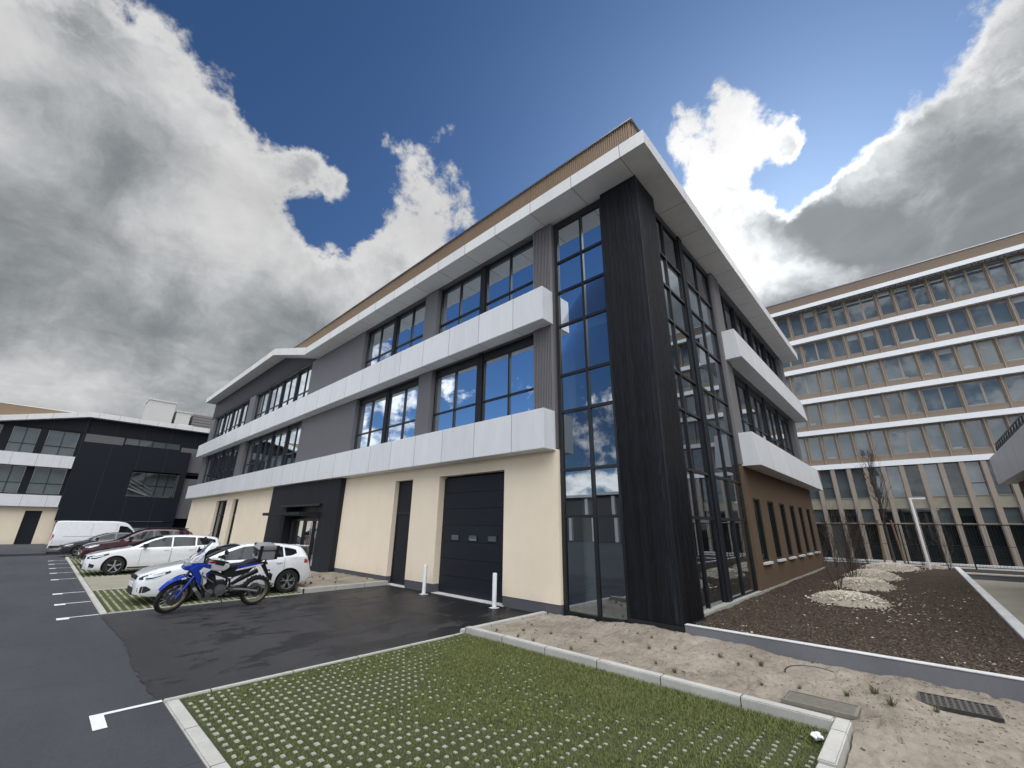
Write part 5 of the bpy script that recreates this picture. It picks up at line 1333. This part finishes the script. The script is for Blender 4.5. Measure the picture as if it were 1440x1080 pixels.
# ================================================================= planting
def grow(mb,p,d,l,r,depth,rng,spread=.5,up=.25,nseg=4,kids=(2,4)):
    pts=[p]; rs=[r]; q=p.copy(); dd=d.normalized()
    for i in range(nseg):
        dd=(dd+Vector((rng.uniform(-1,1),rng.uniform(-1,1),rng.uniform(-1,1)))*.12+Vector((0,0,up*.2))).normalized()
        q=q+dd*l/nseg; pts.append(q.copy()); rs.append(r*(1-.75*(i+1)/nseg)+.0012)
    mb.tube(pts,rs,5 if r>.01 else 3)
    if depth>0:
        for k in range(rng.randint(*kids)):
            i=rng.randint(1,nseg); a=rng.uniform(0,2*PI); s_=Vector((math.cos(a),math.sin(a),0))*spread+dd*1.0+Vector((0,0,up))
            grow(mb,pts[i],s_,l*rng.uniform(.45,.7),rs[i]*.6+.001,depth-1,rng,spread,up,3,kids)
def shrub(x,y,h,seed,label,n=9,group='bare young shrubs on the soil bed'):
    rng=random.Random(seed); z=soilz(x,y)
    t=empty('bare_shrub',(x,y,z),0,label,'shrub',group); m=MB()
    for k in range(n):
        a=rng.uniform(0,6.28); s_=Vector((math.cos(a),math.sin(a),0))*rng.uniform(.08,.42)+Vector((0,0,1))
        grow(m,Vector((math.cos(a)*.03,math.sin(a)*.03,.02)),s_,h*rng.uniform(.6,1),.007,2,rng,.45,.25)
    m.build('stems','twig',t)
def mound(x,y,rx,ry_,h,seed,label):
    rng=random.Random(seed); t=empty('woodchip_mound',(x,y,0),0,label,'wood chip mound','pale wood chip mounds on the soil bed')
    m=MB(); n=22
    f=lambda X,Y: max(0,1-((X/rx)**2+(Y/ry_)**2))
    vs=[];fs=[]
    for j in range(n+1):
        for i in range(n+1):
            X=(i/n*2-1)*rx; Y=(j/n*2-1)*ry_; k=f(X,Y); vs.append((X,Y,soilz(x+X,y+Y)-.03+(h+.03)*k**.6+.03*fbm(X,Y,6,seed)*(k>0)))
    fs=[(j*(n+1)+i,j*(n+1)+i+1,(j+1)*(n+1)+i+1,(j+1)*(n+1)+i) for j in range(n) for i in range(n) if f((i+.5)/n*2*rx-rx,(j+.5)/n*2*ry_-ry_)>.02]
    m.add(vs,fs); m.build('mound','chipbase',t,smooth=60,recalc=False)
    m=MB()
    for k in range(int(2600*rx*ry_)):
        a=rng.uniform(0,2*PI); q=abs(rng.gauss(0,.45)); 
        if q>1.3: continue
        X=math.cos(a)*q*rx; Y=math.sin(a)*q*ry_; kk=f(X,Y); z=soilz(x+X,y+Y)+(h*kk**.6 if kk>0 else 0)+rng.uniform(0,.02)
        l=rng.uniform(.015,.045); wd=rng.uniform(.006,.018)
        M=Matrix.Translation((X,Y,z))@Matrix.Rotation(rng.uniform(0,6.28),4,'Z')@Matrix.Rotation(rng.gauss(0,.35),4,'X')@Matrix.Rotation(rng.gauss(0,.35),4,'Y')
        b=len(m.v); m.box(-l,l,-wd,wd,-.003,.004); m.xf(M,b)
    o=m.build('chips','chips',t,recalc=False); o['kind']='stuff'
mound(15.1,1.75,.95,.85,.24,1,'nearest and widest pale wood chip mound on the dark soil')
mound(19.4,1.75,1.1,.82,.26,2,'second pale wood chip mound from the front, with dark stems in it')
mound(23.6,1.75,1.5,.85,.26,3,'third pale wood chip mound, behind the second one')
mound(30.2,1.4,2.4,1.05,.22,4,'wood chip mound around the foot of the staked young tree')
mound(32.3,-.2,.7,.5,.14,5,'small wood chip mound right of the tree, by the lamp post')
for i,(x,y,h,l) in enumerate([(15.6,2.0,1.3,'thin bare shrub rising from the nearest wood chip mound'),(19.9,2.0,1.5,'bare shrub with dark stems on the second wood chip mound'),
   (22.0,2.3,1.7,'bare shrub between the second and third wood chip mounds'),(25.0,2.4,1.9,'taller bare shrub on the third wood chip mound'),
   (27.6,3.4,2.0,'dense bare shrub near the far corner of the brown wall'),(29.5,3.0,2.1,'dense bare shrub left of the staked tree, close to the fence'),(31.6,2.4,2.0,'bare shrub right behind the staked tree by the fence'),
   (30.8,4.2,2.1,'bare shrub beyond the far corner of the brown wall'),(32.3,.2,1.8,'bare shrub beside the lamp post'),(31.5,-.75,1.9,'bare shrub at the corner where edging wall meets fence')]):
    shrub(x,y,h,30+i,l,n=7 if i<2 else 12)
# staked young tree
rng=random.Random(77); tx,ty=31.0,1.25; tz=soilz(tx,ty)+.1
t=empty('young_tree',(tx,ty,tz),0,'bare young tree tied to wooden stakes at the far end of the soil bed','tree')
m=MB(); pts=[Vector((0,0,-.2)),Vector((.02,.01,1.4)),Vector((.0,-.02,2.8)),Vector((.04,.02,4.3)),Vector((.0,.03,5.9))]
m.tube(pts,[.062,.052,.042,.026,.006],9); m.build('trunk','bark',t,smooth=60)
m=MB()
for k in range(46):
    z=rng.uniform(1.9,5.6); q=(z-1.9)/3.9; a=rng.uniform(0,6.28)
    grow(m,Vector((.02,.0,z)),Vector((math.cos(a),math.sin(a),rng.uniform(1.2,2.6))),(1.5-1.0*q)*rng.uniform(.7,1.1),.018*(1-.6*q),2,rng,.4,.35)
m.build('branches','twig',t)
for i,(dx,dy,lean) in enumerate(((-.45,.42,.05),(-.3,-.42,-.05),(.5,.05,.02))):
    s_=empty('tree_stake',(tx+dx,ty+dy,tz-.1),0,('left','right','rear')[i]+'most of the three round wooden stakes around the young tree' if i<2 else 'round wooden stake behind the trunk of the young tree','stake','wooden stakes of the young tree')
    m=MB(); m.tube([(0,0,-.2),(-dx*.35,-dy*.35,2.35)],[.05,.045],10); m.build('post','stake',s_,smooth=40)
    m=MB(); m.tube([(-dx*.34,-dy*.34,2.1),(-dx*.9,-dy*.9,2.12)],.018,5); m.build('tie','plastic',s_)
# clumps of planting grass pushed into the sand
tmpl=[]
for k in range(5):
    rng=random.Random(200+k); m=MB()
    for i in range(46):
        a=rng.uniform(0,6.28); h=rng.uniform(.05,.13); q=rng.uniform(0,.022)
        blade(m,math.cos(a)*q,math.sin(a)*q,0,h,rng.uniform(.0016,.003),h*rng.uniform(.2,1.0),a+rng.uniform(-.6,.6))
    me=bpy.data.meshes.new('grass_tuft'); me.from_pydata(m.v,[],m.f); me.materials.append(MAT['tuft']); tmpl.append(me)
TU=[(6.74,6.62,.8),(6.69,6.01,.8),(7.12,6.25,.9),(7.64,6.47,.7),(7.21,5.61,.8),(6.63,5.58,.9),(7.38,5.05,.6),(7.34,4.7,.9),(7.58,4.29,.7),(8.25,4.34,.6),(7.56,3.79,1.),(7.89,3.47,.9),(7.03,3.43,.7),(6.83,3.05,1.1),(6.66,4.76,.8),(8.15,4.01,.7),(8.68,5.35,.6),(8.55,4.99,.5),
  (7.99,2.78,1.1),(8.05,2.21,1.2),(7.8,2.46,.8),(7.82,.85,1.5),(7.39,.67,1.5),(7.55,1.12,1.1),(7.46,1.62,.8),(7.62,.29,1.0),(8.35,2.42,.8),(7.19,2.01,.7),(8.85,1.67,.6)]
near={21:'grass clump between the two sunken covers, the taller of the pair',22:'grass clump between the two sunken covers, nearer to the camera',19:'green grass clump left of the round cover, near the low wall',13:'grass clump beside the middle of the raised kerb'}
for i,(x,y,s_) in enumerate(TU):
    o=bpy.data.objects.new('grass_tuft',tmpl[i%5]); COL.objects.link(o); o.location=(x,y,sandz(x,y)-.004); s_*=1.0; o.scale=(s_,s_,s_*.8); o.rotation_euler=(0,0,i*1.7)
    tag(o,near.get(i,'small dry grass tuft planted in the bare sand'),'grass tuft','grass tufts planted in the sand')
rng=random.Random(8)
for i in range(16):
    x=rng.uniform(6.5,8.7); y=rng.uniform(14.6,18); o=bpy.data.objects.new('grass_tuft',tmpl[i%5]); COL.objects.link(o); o.location=(x,y,.10); o.scale=(1,1,.8); o.rotation_euler=(0,0,i)
    tag(o,'small dry tuft in the sand patch by the entrance','grass tuft','grass tufts in the entrance bed')

cr=MB(); rng=random.Random(61)
for k in range(1500):
    x=rng.uniform(6.42,8.9); y=rng.uniform(-1.2,6.9)
    if rng.random()<.35: y=rng.gauss(.2,.8)
    if y<.9 and rng.random()<.3: x=rng.uniform(5,8.9)
    l=rng.uniform(.003,.012)*(1.8 if rng.random()<.06 else 1); z=sandz(x,y)
    if z<-.01: continue
    M=Matrix.Translation((x,y,z))@Matrix.Rotation(rng.uniform(0,6.28),4,'Z')@Matrix.Rotation(rng.uniform(-.8,.8),4,'X')
    b=len(cr.v); cr.box(-l,l,-l*.6,l*.6,-l*.4,l*.5); cr.xf(M,b)
tag(cr.build('sand_crumbs','crumb',recalc=False),'small dark crumbs and pebbles lying on the bare sand','pebbles',kind='stuff')
